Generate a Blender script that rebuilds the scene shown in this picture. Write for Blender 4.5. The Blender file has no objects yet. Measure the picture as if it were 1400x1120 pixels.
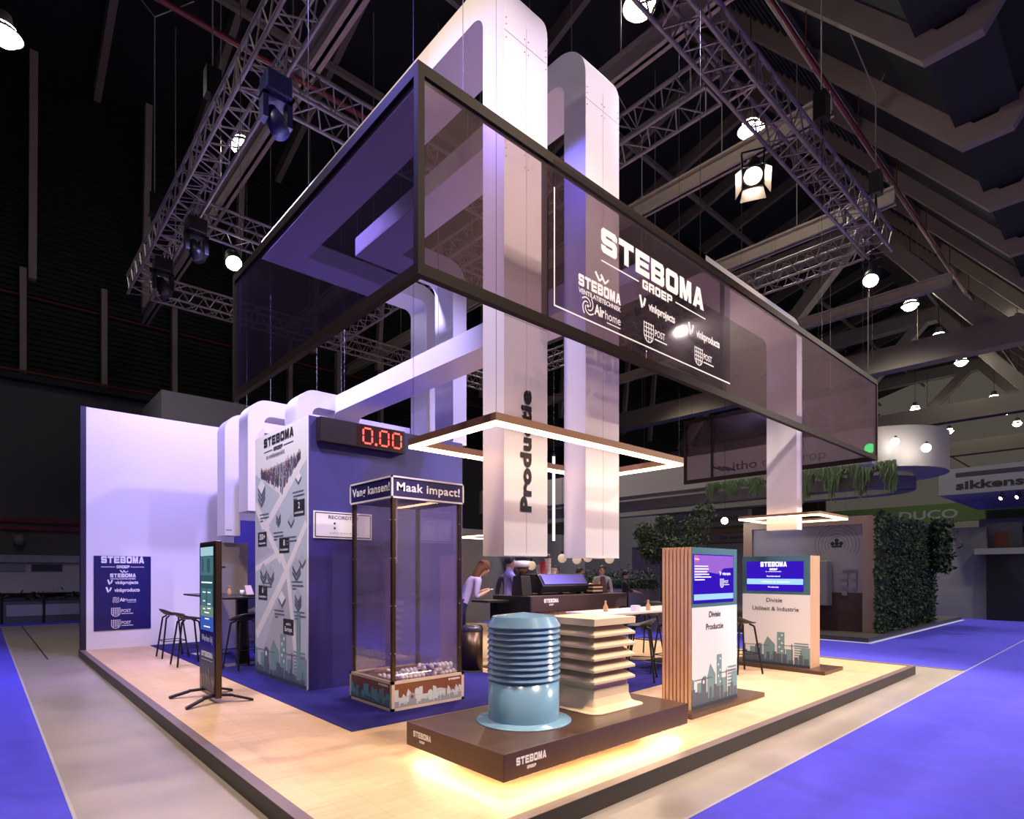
import bpy, math, random
from mathutils import Vector, Matrix
random.seed(7)
S = bpy.context.scene
C = S.collection
PI = math.pi

# ------------------------------------------------------------------ materials
MATS = {}
def lin(h):
    out = []
    for i in (0, 2, 4):
        c = int(h[i:i+2], 16) / 255
        out.append(c / 12.92 if c <= .04045 else ((c + .055) / 1.055) ** 2.4)
    return tuple(out)
def col(c):
    return (lin(c) if isinstance(c, str) else tuple(c)) + (1,)
def mat(name, c, rough=.5, metal=0, emit=None, es=0, noise=0, nscale=8, spec=.5, bump=0, coat=0):
    if name in MATS: return MATS[name]
    m = bpy.data.materials.new(name); m.use_nodes = True
    nt = m.node_tree; b = nt.nodes['Principled BSDF']
    b.inputs['Base Color'].default_value = col(c)
    b.inputs['Roughness'].default_value = rough
    b.inputs['Metallic'].default_value = metal
    b.inputs['Specular IOR Level'].default_value = spec
    b.inputs['Coat Weight'].default_value = coat
    if emit is not None:
        b.inputs['Emission Color'].default_value = col(emit)
        b.inputs['Emission Strength'].default_value = es
    if noise or bump:
        tc = nt.nodes.new('ShaderNodeTexCoord')
        n = nt.nodes.new('ShaderNodeTexNoise'); n.inputs['Scale'].default_value = nscale
        n.inputs['Detail'].default_value = 5
        nt.links.new(tc.outputs['Object'], n.inputs['Vector'])
        if noise:
            mx = nt.nodes.new('ShaderNodeMix'); mx.data_type = 'RGBA'
            k = col(c)
            mx.inputs[6].default_value = tuple(v * (1 - noise) for v in k[:3]) + (1,)
            mx.inputs[7].default_value = tuple(min(1, v * (1 + noise)) for v in k[:3]) + (1,)
            nt.links.new(n.outputs['Fac'], mx.inputs[0])
            nt.links.new(mx.outputs[2], b.inputs['Base Color'])
        if bump:
            bp = nt.nodes.new('ShaderNodeBump'); bp.inputs['Strength'].default_value = bump
            bp.inputs['Distance'].default_value = .01
            nt.links.new(n.outputs['Fac'], bp.inputs['Height'])
            nt.links.new(bp.outputs['Normal'], b.inputs['Normal'])
    MATS[name] = m
    return m
def glassy(name, tint, body, fac_body, gloss, rough=.03, body_rough=.7, film=0):
    """thin tinted sheet: see-through colour + a little body colour + mirror"""
    m = bpy.data.materials.new(name); m.use_nodes = True
    nt = m.node_tree; nt.nodes.remove(nt.nodes['Principled BSDF'])
    out = nt.nodes['Material Output']
    t = nt.nodes.new('ShaderNodeBsdfTransparent'); t.inputs[0].default_value = col(tint)
    d = nt.nodes.new('ShaderNodeBsdfDiffuse'); d.inputs[0].default_value = col(body)
    g = nt.nodes.new('ShaderNodeBsdfGlossy'); g.inputs['Roughness'].default_value = rough
    g.inputs[0].default_value = (1, 1, 1, 1)
    a = nt.nodes.new('ShaderNodeMixShader'); a.inputs[0].default_value = fac_body
    nt.links.new(t.outputs[0], a.inputs[1]); nt.links.new(d.outputs[0], a.inputs[2])
    e = nt.nodes.new('ShaderNodeMixShader')
    fr = nt.nodes.new('ShaderNodeLayerWeight')
    pw = nt.nodes.new('ShaderNodeMath'); pw.operation = 'POWER'; pw.inputs[1].default_value = 4
    mu = nt.nodes.new('ShaderNodeMath'); mu.operation = 'MULTIPLY_ADD'; mu.inputs[1].default_value = .55 * gloss; mu.inputs[2].default_value = .04 * gloss
    nt.links.new(fr.outputs['Facing'], pw.inputs[0]); nt.links.new(pw.outputs[0], mu.inputs[0]); nt.links.new(mu.outputs[0], e.inputs[0])
    nt.links.new(a.outputs[0], e.inputs[1]); nt.links.new(g.outputs[0], e.inputs[2])
    nt.links.new(e.outputs[0], out.inputs[0])
    MATS[name] = m
    return m
def planks(name, a, b, gap, w, l, rough, rot=0, coat=0):
    m = bpy.data.materials.new(name); m.use_nodes = True
    nt = m.node_tree; p = nt.nodes['Principled BSDF']
    tc = nt.nodes.new('ShaderNodeTexCoord')
    mp = nt.nodes.new('ShaderNodeMapping'); mp.inputs['Rotation'].default_value = (0, 0, rot)
    br = nt.nodes.new('ShaderNodeTexBrick')
    br.inputs['Color1'].default_value = col(a); br.inputs['Color2'].default_value = col(b)
    br.inputs['Mortar'].default_value = col(gap)
    br.inputs['Scale'].default_value = 1; br.inputs['Mortar Size'].default_value = .0015
    br.inputs['Brick Width'].default_value = l; br.inputs['Row Height'].default_value = w
    mp2 = nt.nodes.new('ShaderNodeMapping'); mp2.inputs['Scale'].default_value = (1.2, 14, 1)
    mp2.inputs['Rotation'].default_value = (0, 0, rot)
    n = nt.nodes.new('ShaderNodeTexNoise'); n.inputs['Scale'].default_value = 2.2; n.inputs['Detail'].default_value = 6
    hs = nt.nodes.new('ShaderNodeMix'); hs.data_type = 'RGBA'; hs.blend_type = 'MULTIPLY'; hs.inputs[0].default_value = .55
    rp = nt.nodes.new('ShaderNodeValToRGB')
    rp.color_ramp.elements[0].position = .3; rp.color_ramp.elements[0].color = (.72, .66, .6, 1)
    rp.color_ramp.elements[1].position = .7; rp.color_ramp.elements[1].color = (1, 1, 1, 1)
    L = nt.links.new
    L(tc.outputs['Object'], mp.inputs[0]); L(mp.outputs[0], br.inputs['Vector'])
    L(tc.outputs['Object'], mp2.inputs[0]); L(mp2.outputs[0], n.inputs['Vector'])
    L(n.outputs['Fac'], rp.inputs[0]); L(br.outputs['Color'], hs.inputs[6]); L(rp.outputs[0], hs.inputs[7])
    L(hs.outputs[2], p.inputs['Base Color'])
    p.inputs['Roughness'].default_value = rough; p.inputs['Coat Weight'].default_value = coat
    MATS[name] = m
    return m
def emis(name, c, s):
    if name in MATS: return MATS[name]
    m = bpy.data.materials.new(name); m.use_nodes = True
    nt = m.node_tree; nt.nodes.remove(nt.nodes['Principled BSDF'])
    e = nt.nodes.new('ShaderNodeEmission'); e.inputs[0].default_value = col(c); e.inputs[1].default_value = s
    nt.links.new(e.outputs[0], nt.nodes['Material Output'].inputs[0])
    MATS[name] = m
    return m

# ------------------------------------------------------------------ mesh builder
class MB:
    def __init__(s): s.v = []; s.f = []; s.mi = []; s.ms = []; s.sm = []
    def _m(s, m):
        if m is None: return 0
        if m not in s.ms: s.ms.append(m)
        return s.ms.index(m)
    def add(s, vs, fs, m=None, smooth=False):
        b = len(s.v); s.v += [Vector(p) for p in vs]; k = s._m(m)
        for f in fs:
            s.f.append([b + i for i in f]); s.mi.append(k); s.sm.append(smooth)
    def box(s, x0, x1, y0, y1, z0, z1, m=None):
        s.add([(x, y, z) for z in (z0, z1) for y in (y0, y1) for x in (x0, x1)],
              [(0, 2, 3, 1), (4, 5, 7, 6), (0, 1, 5, 4), (2, 6, 7, 3), (0, 4, 6, 2), (1, 3, 7, 5)], m)
    def prism(s, pts, h, m=None, smooth=False):
        """pts: 3D polygon, h: offset vector"""
        n = len(pts); h = Vector(h)
        a = [Vector(p) for p in pts]; b = [p + h for p in a]
        s.add(a + b, [list(range(n))[::-1], list(range(n, 2 * n))] , m)
        s.add(a + b, [(i, (i + 1) % n, n + (i + 1) % n, n + i) for i in range(n)], m, smooth)
    def tube(s, p0, p1, r, m=None, n=8, r1=None, cap=True):
        p0, p1 = Vector(p0), Vector(p1); r1 = r if r1 is None else r1
        d = (p1 - p0).normalized()
        u = d.orthogonal().normalized(); w = d.cross(u)
        vs = []
        for p, q in ((p0, r), (p1, r1)):
            vs += [p + (u * math.cos(2 * PI * i / n) + w * math.sin(2 * PI * i / n)) * q for i in range(n)]
        s.add(vs, [(i, (i + 1) % n, n + (i + 1) % n, n + i) for i in range(n)], m, n > 6)
        if cap: s.add(vs, [list(range(n))[::-1], list(range(n, 2 * n))], m)
    def path(s, pts, r, m=None, n=6):
        for a, b in zip(pts, pts[1:]): s.tube(a, b, r, m, n)
    def lathe(s, prof, c=(0, 0, 0), m=None, n=48, smooth=True, axis=None):
        c = Vector(c); vs = []; k = len(prof)
        if axis is None: R = Matrix.Identity(3)
        else: R = Vector((0, 0, 1)).rotation_difference(Vector(axis)).to_matrix()
        for i in range(n):
            a = 2 * PI * i / n
            for r, z in prof: vs.append(c + R @ Vector((r * math.cos(a), r * math.sin(a), z)))
        fs = []
        for i in range(n):
            j = (i + 1) % n
            for q in range(k - 1): fs.append((i * k + q, j * k + q, j * k + q + 1, i * k + q + 1))
        s.add(vs, fs, m, smooth)
        for q, rev in ((0, True), (k - 1, False)):
            if prof[q][0] > 1e-6:
                loop = [i * k + q for i in range(n)]
                s.add(vs, [loop[::-1] if rev else loop], m)
    def sphere(s, c, r, m=None, n=12, sz=1):
        k = max(4, n // 2)
        s.lathe([(max(1e-7, r * math.sin(PI * i / k)), -r * sz * math.cos(PI * i / k)) for i in range(k + 1)], c, m, n)
    def build(s, name, m=None, parent=None, bev=0, loc=None):
        """geometry is given in the parent's own space when the parent was made with local=True, else in world metres"""
        me = bpy.data.meshes.new(name)
        off = Vector((0, 0, 0))
        if parent is not None and not parent.get('_local'): off = Vector(world_loc(parent))
        if loc is not None: off = Vector(loc)
        me.from_pydata([tuple(v - off) for v in s.v], [], s.f)
        ms = s.ms if s.ms else [m]
        for q in ms: me.materials.append(q)
        me.polygons.foreach_set('material_index', s.mi)
        me.polygons.foreach_set('use_smooth', s.sm)
        me.update()
        o = bpy.data.objects.new(name, me); C.objects.link(o)
        if parent is not None: o.parent = parent
        if loc is not None: o.location = loc
        if parent is not None and parent.get('_local'): o['_local'] = 1
        if bev:
            b = o.modifiers.new('edge', 'BEVEL'); b.width = bev; b.segments = 2; b.limit_method = 'ANGLE'
        return o
def world_loc(o):
    v = Vector((0, 0, 0))
    while o is not None:
        v += o.location; o = o.parent
    return v
def bx(x0, x1, y0, y1, z0, z1):
    m = MB(); m.box(x0, x1, y0, y1, z0, z1); return m
def tag(o, label, cat, group=None, kind=None):
    o['label'] = label; o['category'] = cat
    if group: o['group'] = group
    if kind: o['kind'] = kind
    return o
def thing(name, label, cat, loc=(0, 0, 0), rz=0, group=None, local=False):
    o = bpy.data.objects.new(name, None); C.objects.link(o)
    o.location = loc; o.rotation_euler = (0, 0, rz); o.empty_display_size = .1
    if local: o['_local'] = 1
    return tag(o, label, cat, group)
def struct(name, mb, m=None, bev=0, label=None):
    o = mb.build(name, m, bev=bev); o['kind'] = 'structure'
    if label: o['label'] = label
    return o
def copy_tree(o, parent=None):
    c = o.copy(); C.objects.link(c)
    if parent is not None: c.parent = parent
    for ch in [k for k in KIDS(o)]: copy_tree(ch, c)
    return c
def KIDS(o): return [k for k in bpy.data.objects if k.parent == o]

# ------------------------------------------------------------------ lettering
_TXT = {}
def glyphs(body, bold, sp):
    k = (body, bold, sp)
    if k in _TXT: return _TXT[k]
    cu = bpy.data.curves.new('t', 'FONT'); cu.body = body; cu.offset = bold; cu.space_character = sp
    cu.resolution_u = 3; cu.fill_mode = 'FRONT'
    o = bpy.data.objects.new('t', cu); C.objects.link(o)
    dg = bpy.context.evaluated_depsgraph_get(); dg.update()
    me = bpy.data.meshes.new_from_object(o.evaluated_get(dg))
    vs = [(v.co.x, v.co.y) for v in me.vertices]; fs = [list(p.vertices) for p in me.polygons]
    bpy.data.objects.remove(o); bpy.data.curves.remove(cu); bpy.data.meshes.remove(me)
    _TXT[k] = (vs, fs); return _TXT[k]
class Face:
    """a flat sheet: origin, right and up vectors; prints flat artwork just above it"""
    def __init__(s, o, r, u, lift=.002):
        s.o = Vector(o); s.r = Vector(r).normalized(); s.u = Vector(u).normalized(); s.n = s.r.cross(s.u)
        s.l = lift; s.mb = MB(); s.k = 0
    def P(s, a, b, l=0): return s.o + s.r * a + s.u * b + s.n * (s.l + l)
    def poly(s, pts, m, l=0):
        s.k += 1; q = l + s.k * 6e-6
        s.mb.add([s.P(a, b, q) for a, b in pts], [list(range(len(pts)))], m)
    def block(s, word, a, b, h, m, w, gap=.13, t=.27, tv=.30):
        """wide heavy square lettering centred on a, baseline b"""
        n = len(word); u = w / (n + gap * (n - 1)); x = a - w / 2
        for c in word:
            def R(x0, x1, y0, y1): s.poly([(x + x0 * u, b + y0 * h), (x + x1 * u, b + y0 * h), (x + x1 * u, b + y1 * h), (x + x0 * u, b + y1 * h)], m)
            def Q(*p): s.poly([(x + px * u, b + py * h) for px, py in p], m)
            k = .12; mid = .5
            def bar(y, x0=0, x1=1): R(x0, x1, y, y + t)
            if c == 'S':
                Q((k, 1), (1 - k, 1), (1, 1 - k), (1, 1 - t - .04), (1 - tv, 1 - t - .04), (1 - tv, 1 - t), (k, 1 - t)); Q((0, 1 - k), (k, 1), (tv, 1), (tv, .5 - t / 2), (k, .5 - t / 2), (0, .5))
                R(k, 1 - k, .5 - t / 2, .5 + t / 2); Q((1 - tv, .5 + t / 2), (1 - k, .5 + t / 2), (1, .5), (1, k), (1 - k, 0), (1 - tv, 0))
                Q((k, 0), (1 - k, 0), (1 - k, t), (tv, t), (tv, t + .04), (0, t + .04), (0, k))
            elif c == 'T': R(0, 1, 1 - t, 1); R(.5 - tv / 2, .5 + tv / 2, 0, 1)
            elif c == 'E': R(0, tv, 0, 1); bar(0); bar(1 - t); R(0, .94, .5 - t * .42, .5 + t * .42)
            elif c == 'B':
                R(0, tv, 0, 1); R(0, 1 - k, 0, t); R(0, 1 - k, 1 - t, 1); R(0, 1 - k, .5 - t * .42, .5 + t * .42)
                Q((1 - tv, 0), (1 - k, 0), (1, k), (1, .42), (.93, .5), (1 - tv, .5)); Q((1 - tv, .5), (.93, .5), (.98, .58), (.98, 1 - k), (1 - k - .02, 1), (1 - tv, 1))
            elif c in 'OG':
                Q((0, k), (k, 0), (tv, 0), (tv, 1), (k, 1), (0, 1 - k)); R(k, 1 - k, 0, t); R(k, 1 - k, 1 - t, 1)
                if c == 'O': Q((1 - tv, 0), (1 - k, 0), (1, k), (1, 1 - k), (1 - k, 1), (1 - tv, 1))
                else: Q((1 - tv, 0), (1 - k, 0), (1, k), (1, .56), (1 - tv, .56)); R(.5, 1, .36, .58); Q((1 - tv, 1 - t - .06), (1, 1 - t - .06), (1, 1 - k), (1 - k, 1), (1 - tv, 1))
            elif c == 'M': R(0, .25, 0, 1); R(.75, 1, 0, 1); Q((0, 1), (.36, 1), (.62, 0), (.40, 0)); Q((1, 1), (.64, 1), (.38, 0), (.60, 0))
            elif c == 'A': Q((0, 0), (.32, 0), (.60, 1), (.34, 1)); Q((1, 0), (.68, 0), (.40, 1), (.66, 1)); R(.2, .8, .16, .38)
            elif c in 'RP':
                R(0, tv, 0, 1); R(0, 1 - k, 1 - t, 1); R(0, 1 - k, .34, .34 + t * .85); Q((1 - tv, .34), (1 - k, .34), (1, .34 + k), (1, 1 - k), (1 - k, 1), (1 - tv, 1))
                if c == 'R': Q((.62, .4), (.95, .4), (1, 0), (.68, 0))
            x += u * (1 + gap)
    def rect(s, a0, a1, b0, b1, m, l=0): s.poly([(a0, b0), (a1, b0), (a1, b1), (a0, b1)], m, l)
    def line(s, a, b, w, m, l=0):
        a, b = Vector(a), Vector(b); d = (b - a).normalized(); q = Vector((-d.y, d.x)) * w / 2
        s.poly([tuple(a - q), tuple(b - q), tuple(b + q), tuple(a + q)], m, l)
    def disc(s, a, b, r, m, n=20, l=0):
        s.poly([(a + r * math.cos(2 * PI * i / n), b + r * math.sin(2 * PI * i / n)) for i in range(n)], m, l)
    def arc(s, a, b, r, w, t0, t1, m, n=14, l=0, r1=None):
        r1 = r if r1 is None else r1
        for i in range(n):
            q0 = t0 + (t1 - t0) * i / n; q1 = t0 + (t1 - t0) * (i + 1) / n
            ra = r + (r1 - r) * i / n; rb = r + (r1 - r) * (i + 1) / n
            s.poly([(a + (ra - w/2) * math.cos(q0), b + (ra - w/2) * math.sin(q0)), (a + (rb - w/2) * math.cos(q1), b + (rb - w/2) * math.sin(q1)),
                    (a + (rb + w/2) * math.cos(q1), b + (rb + w/2) * math.sin(q1)), (a + (ra + w/2) * math.cos(q0), b + (ra + w/2) * math.sin(q0))], m, l)
    def text(s, body, a, b, h, m, w=None, bold=0, align='c', l=.001, rot=0, sp=1.0, slant=0):
        """cap height h; total width w (or natural); a,b = anchor on the baseline"""
        vs, fs = glyphs(body, bold, sp)
        if not vs: return
        s.k += 1; l += s.k * 6e-6
        x0 = min(v[0] for v in vs); x1 = max(v[0] for v in vs); k = h / .73
        sx = k if w is None else w / (x1 - x0)
        off = {'c': (x0 + x1) / 2, 'l': x0, 'r': x1}[align]
        ca, sa = math.cos(rot), math.sin(rot)
        out = []
        for x, y in vs:
            p, q = (x - off) * sx + y * k * slant, y * k
            out.append(s.P(a + p * ca - q * sa, b + p * sa + q * ca, l))
        s.mb.add(out, fs, m)
    def main_logo(s, a, b, w, m, line=True, sub=True):
        h = w * .19
        s.block('STEBOMA', a, b, h, m, w)
        if sub: s.block('GROEP', a, b - h * .74, h * .42, m, w * .3)
        if line:
            for q in (-1, 1): s.rect(a + q * w * .34 - w * .16, a + q * w * .34 + w * .16, b - h * .58, b - h * .5, m)
    def vent_logo(s, a, b, w, m):
        h = w * .17
        for q in (0, 1):
            s.line((a - w * .12 + q * w * .13, b + h * 1.9), (a - w * .02 + q * w * .13, b + h * 1.25), w * .045, m)
            s.line((a - w * .02 + q * w * .13, b + h * 1.25), (a + w * .07 + q * w * .13, b + h * 1.75), w * .03, m)
        s.block('STEBOMA', a, b, h, m, w)
        s.text('VENTILATIETECHNIEK', a, b - h * .62, h * .42, m, w=w, bold=.02)
    def air_logo(s, a, b, w, m):
        r = w * .13; c = a - w * .37
        for q in range(4):
            s.arc(c, b + r * .55, r * .35, r * .16, q * PI / 2, q * PI / 2 + 2.6, m, r1=r * 1.15)
        s.disc(c, b + r * .55, r * .18, m)
        s.text('Air', c + r * 1.1, b, w * .16, m, w=w * .24, bold=.035, align='l')
        s.text('home', c + r * 1.1 + w * .26, b, w * .14, m, w=w * .38, align='l')
        s.rect(c + r * 1.1 + w * .3, c + r * 1.1 + w * .64, b - w * .055, b - w * .04, m)
    def vink_logo(s, a, b, w, m, word):
        h = w * .13; c = a - w * .43
        s.line((c - h * .45, b + h * 1.3), (c, b - h * .1), h * .42, m)
        s.line((c + h * .62, b + h * 1.2), (c + h * .28, b + h * .2), h * .36, m)
        s.text(word, a + w * .12, b, h, m, w=w * .76, bold=.03)
    def post_logo(s, a, b, w, m):
        c = a - w * .3; h = w * .36; q = h * .42
        s.arc(c, b + h * .25, q, w * .02, PI, 2 * PI, m)
        for t in (-1, -.5, 0, .5, 1): s.rect(c + t * q - w * .01, c + t * q + w * .01, b + h * .25 - q * math.sqrt(max(0, 1 - t * t)) * .9, b + h * .85, m)
        for t in range(4): s.rect(c - q, c + q, b + h * (.1 + .22 * t), b + h * (.1 + .22 * t) + w * .016, m)
        s.text('POST', c + q * 1.3, b + h * .3, w * .13, m, w=w * .34, bold=.01, align='l')
        s.rect(c + q * 1.3, c + q * 1.3 + w * .42, b + h * .1, b + h * .17, m)
    def skyline(s, a0, a1, b, h, mats, seed=3, dense=False):
        """flat print of towers and cranes in two tones"""
        rd = random.Random(seed); W = a1 - a0
        lite, dark, ground = mats[:3]
        tw = [(.0, .05, .62, 't'), (.12, .09, .5, 's'), (.24, .07, .62, 'r'), (.33, .17, .85, 'p'), (.53, .11, 1, 'w'),
              (.66, .1, .5, 's'), (.78, .2, .72, 'l'), (.88, .12, .58, 's')]
        if dense:
            tw = []; x = .0
            while x < .97:
                w = rd.uniform(.045, .085); tw.append((x, w, rd.uniform(.5, 1) if len(tw) % 3 else rd.uniform(.75, 1), rd.choice('sswptr'))); x += w * rd.uniform(.9, 1.15)
        for x, w, k, t in tw:
            x0 = a0 + x * W; x1 = min(a1, x0 + w * W); y = b + k * h
            if t == 'p': s.poly([(x0, b), (x1, b), (x1, b + k * h * .72), (x0 + (x1 - x0) * .35, y), (x0, b + k * h * .7)], lite)
            elif t == 't': s.poly([(x0, b), (x1, b), (x1, y * .9 + b * .1), (x0, y)], lite)
            elif t == 'r':
                s.rect(x0, x1, b, y - (x1 - x0) / 2, lite); s.disc((x0 + x1) / 2, y - (x1 - x0) / 2, (x1 - x0) / 2, lite)
            elif t == 'l':
                n = 7
                for i in range(n): s.rect(x0, x1, y - h * .05 - i * h * .07, y - h * .01 - i * h * .07, lite)
                s.rect(x0, x1, b, y - n * h * .07, lite)
            else: s.rect(x0, x1, b, y, lite)
            if t == 'w':
                for i in range(5):
                    s.disc(x0 + (x1 - x0) * (.32 if i % 2 else .66), y - h * .09 - i * h * .12, (x1 - x0) * .12, mats[3] if len(mats) > 3 else dark, l=.001)
        x = a0
        while x < a1 - W * .03:
            w = W * rd.uniform(.03, .075); k = rd.uniform(.14, .4)
            s.rect(x, min(a1, x + w), b, b + h * k, dark, l=.0012)
            if rd.random() < .4: s.rect(x + w * .4, x + w * .6, b, b + h * (k + .16), dark, l=.0012)
            x += w * rd.uniform(.95, 1.3)
        s.rect(a0 + W * .2, a0 + W * .29, b, b + h * .52, dark, l=.0011); s.disc(a0 + W * .245, b + h * .52, W * .045, dark, l=.0011)
        s.disc(a0 + W * .245, b + h * .5, W * .02, mats[3] if len(mats) > 3 else lite, l=.0014)
        s.rect(a0 + W * .05, a0 + W * .42, b + h * .555, b + h * .57, dark, l=.0013)
        s.rect(a0 + W * .6, a0 + W * .98, b + h * .6, b + h * .615, dark, l=.0013)
        s.rect(a0 + W * .74, a0 + W * .755, b, b + h * .66, dark, l=.0013)
        s.rect(a0, a1, b, b + h * .07, ground, l=.0016)
    def build(s, name, parent):
        o = s.mb.build(name, None, parent); s.mb = MB(); return o

# ------------------------------------------------------------------ palette
oak = planks('oak planks', (.62, .41, .235), (.68, .46, .275), (.44, .29, .17), .19, 1.9, .38, rot=PI / 2)
walnut = planks('dark wood', (.075, .038, .024), (.085, .045, .029), (.05, .026, .017), .6, 2.4, .32)
slat_oak = mat('slat oak', (.66, .42, .26), .5, noise=.06, nscale=9)
black = mat('black lacquer', (.012, .011, .012), .35)
blackm = mat('black metal', (.014, .013, .014), .42, metal=.3)
bronze = mat('dark bronze metal', (.07, .045, .03), .35, metal=.8)
navy = mat('navy paint', (.036, .028, .19), .5, noise=.05)
navyd = mat('deep navy print', (.014, .012, .09), .4)
navycarpet = mat('navy carpet', (.026, .022, .15), .95, noise=.3, nscale=90, spec=.1)
aisle = mat('cobalt aisle carpet', (.072, .064, .52), .95, noise=.16, nscale=5, spec=.1)
concrete = mat('polished concrete', (.31, .265, .24), .33, noise=.28, nscale=1.6, bump=.05)
white = mat('white paint', (.80, .78, .79), .45)
duct_m = mat('white duct sheet', (.80, .78, .80), .33, noise=.03, nscale=3)
seam_m = mat('duct seam grey', (.42, .40, .42), .5)
paper = mat('white panel print', (.78, .76, .78), .5)
ink = mat('black print', (.012, .011, .016), .6)
wprint = mat('white print', (.85, .85, .88), .5, emit=(.9, .88, .95), es=.0)
teal = mat('petrol teal paint', (.055, .15, .19), .5)
tealp = mat('teal print', (.17, .30, .33), .6)
slatep = mat('slate print', (.10, .12, .17), .6)
slated = mat('dark slate print', (.05, .06, .09), .6)
pale = mat('pale blue grey print', (.46, .51, .60), .6)
pale2 = mat('mauve grey print', (.42, .42, .50), .6)
road = mat('road white print', (.74, .70, .74), .6)
cream = mat('cream polyester', (.70, .55, .37), .35, noise=.03)
blue_p = mat('sky blue polyester', (.19, .36, .54), .2, coat=.4)
alu = mat('truss aluminium', (.24, .20, .18), .55, metal=.2)
dkplastic = mat('dark plastic', (.02, .02, .022), .4)
steelg = mat('galvanised steel', (.30, .27, .24), .5)
roofm = mat('dark roof sheet', (.012, .012, .0125), .7)
rafter_m = mat('brown painted steel', (.42, .345, .27), .6)
rubber = mat('black rubber', (.01, .01, .01), .7)
warmled = emis('warm strip light', (1, .60, .30), 10)
warmled2 = emis('warm strip light low', (1, .66, .38), 30)
lampw = emis('hall lamp light', (1, .95, .84), 40)
lampwarm = emis('stage lamp warm', (1, .86, .66), 60)
lampviolet = emis('stage lamp violet', (.42, .36, 1), 40)
lampwhite = emis('stage lamp white', (.85, .85, 1), 40)
scr_blue = emis('screen indigo', (.028, .006, .36), 1)
scr_mauve = emis('screen mauve', (.25, .10, .48), 1)
scr_light = emis('screen light blue', (.30, .52, .95), 1)
scr_text = emis('screen white', (.85, .85, .95), 1)
scr_rose = emis('screen rose', (.5, .13, .33), .9)
red_seg = emis('red segment', (1, .09, .07), 2.2)
red_dim = mat('segment window', (.03, .004, .004), .25)
skin_m = mat('skin', (.55, .33, .24), .5)
skyl = (tealp, slatep, slated, paper)
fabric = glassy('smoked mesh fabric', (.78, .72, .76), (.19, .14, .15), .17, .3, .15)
acryl = glassy('smoked acrylic', (.86, .83, .88), (.04, .035, .05), .06, 1.0, .05)
clear = glassy('clear acrylic', (.94, .92, .96), (.55, .5, .62), .05, 1.3, .01)  # pale body colour stands in for reflections on the panes
framem = mat('brown banner frame', (.014, .008, .007), .6, spec=.12)
lilac = mat('lilac cloth', (.50, .45, .75), .8)

# ------------------------------------------------------------------ camera
cam = bpy.data.cameras.new('camera'); co = bpy.data.objects.new('camera', cam); C.objects.link(co)
co.location = (0, 0, 1.45); co.rotation_euler = (PI / 2, 0, math.radians(47.635 - 90))
cam.sensor_width = 36; cam.lens = 798 / 1400 * 36; cam.shift_y = (783 - 560) / 1400
cam.clip_start = .05; cam.clip_end = 300
S.camera = co
GZ = -.13           # hall floor; the stand deck is at z = 0

# ------------------------------------------------------------------ hall
struct('floor', bx(-30, 75, -25, 25, GZ - .2, GZ), concrete, label='grey polished concrete hall floor around the stand')
def carpet(x0, x1, y0, y1, label):
    o = bx(x0, x1, y0, y1, GZ + .001, GZ + .008).build('aisle_carpet', aisle); tag(o, label, 'carpet'); o['kind'] = 'structure'
carpet(.45, 60, -20, 2.0, 'cobalt blue aisle carpet in front of the stand beside the bare concrete strip')
carpet(-20, .45, -20, 22.6, 'cobalt blue aisle carpet running along the white wall end of the stand')
carpet(11.7, 60, 2.0, 22.6, 'cobalt blue aisle carpet between the stand and the hedge covered booth')
carpet(-20, 60, 22.6, 24.6, 'narrow cobalt blue carpet along the dark hall wall')
for i, (x0, x1, y0, y1) in enumerate(((-20, 60, 1.995, 2.015), (.44, .46, 2.02, 22.58), (11.69, 11.71, 2.02, 22.58), (-20, 60, 22.58, 22.62), (-20, 60, 24.58, 24.62))):
    m = MB(); m.box(x0, x1, y0, y1, GZ + .008, GZ + .0095); o = m.build('edge_tape', mat('white tape', (.34, .32, .34), .6)); tag(o, ['white tape along the front aisle carpet edge', 'white tape along the carpet edge by the poster wall end', 'white tape along the carpet edge before the hedge booth', 'white tape on the near edge of the narrow far carpet', 'white tape on the far edge of the narrow far carpet'][i], 'tape'); o['kind'] = 'structure'
m = MB()
m.box(.9, .93, 13.5, 22.6, GZ + .0005, GZ + .002)
tag(m.build('floor_joint', mat('joint', (.05, .04, .04), .8)), 'dark expansion joint across the concrete behind the white wall', 'joint')['kind'] = 'structure'

struct('wall_left', bx(-30, 75, 25, 25.3, GZ, 7.7), mat('grey hall wall', (.12, .112, .105), .8, noise=.1), label='dark grey side wall of the hall')
m = MB(); m.box(-30, 75, 26.4, 26.6, 7, 19.5)
for i in range(0, 60): m.box(-30, 75, 26.3, 26.4, 7.9 + i * .19, 8.0 + i * .19)
struct('wall_upper', m, roofm, label='black corrugated upper wall of the hall')
m = MB(); m.box(-30, 75, 24.6, 26.5, 7.7, 7.9)
struct('trim_1', m, roofm)
for i, (z, y) in enumerate(((7.95, 24.55), (11.0, 26.2))):
    m = MB(); m.tube((-30, y, z), (75, y, z), .045, n=8)
    tag(m.build('sprinkler_pipe', mat('red pipe', (.16, .022, .018), .5)), ('red pipe along the top of the grey hall wall', 'red pipe crossing the ribs of the black upper wall')[i], 'pipe')
m = MB()
for z in (2.85, 3.1): m.box(-30, 75, 24.9, 25, z, z + .12)
tag(m.build('wall_stripe', mat('red stripe', (.20, .02, .03), .6)), 'two thin red stripes running along the grey hall wall', 'stripe')['kind'] = 'structure'
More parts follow.
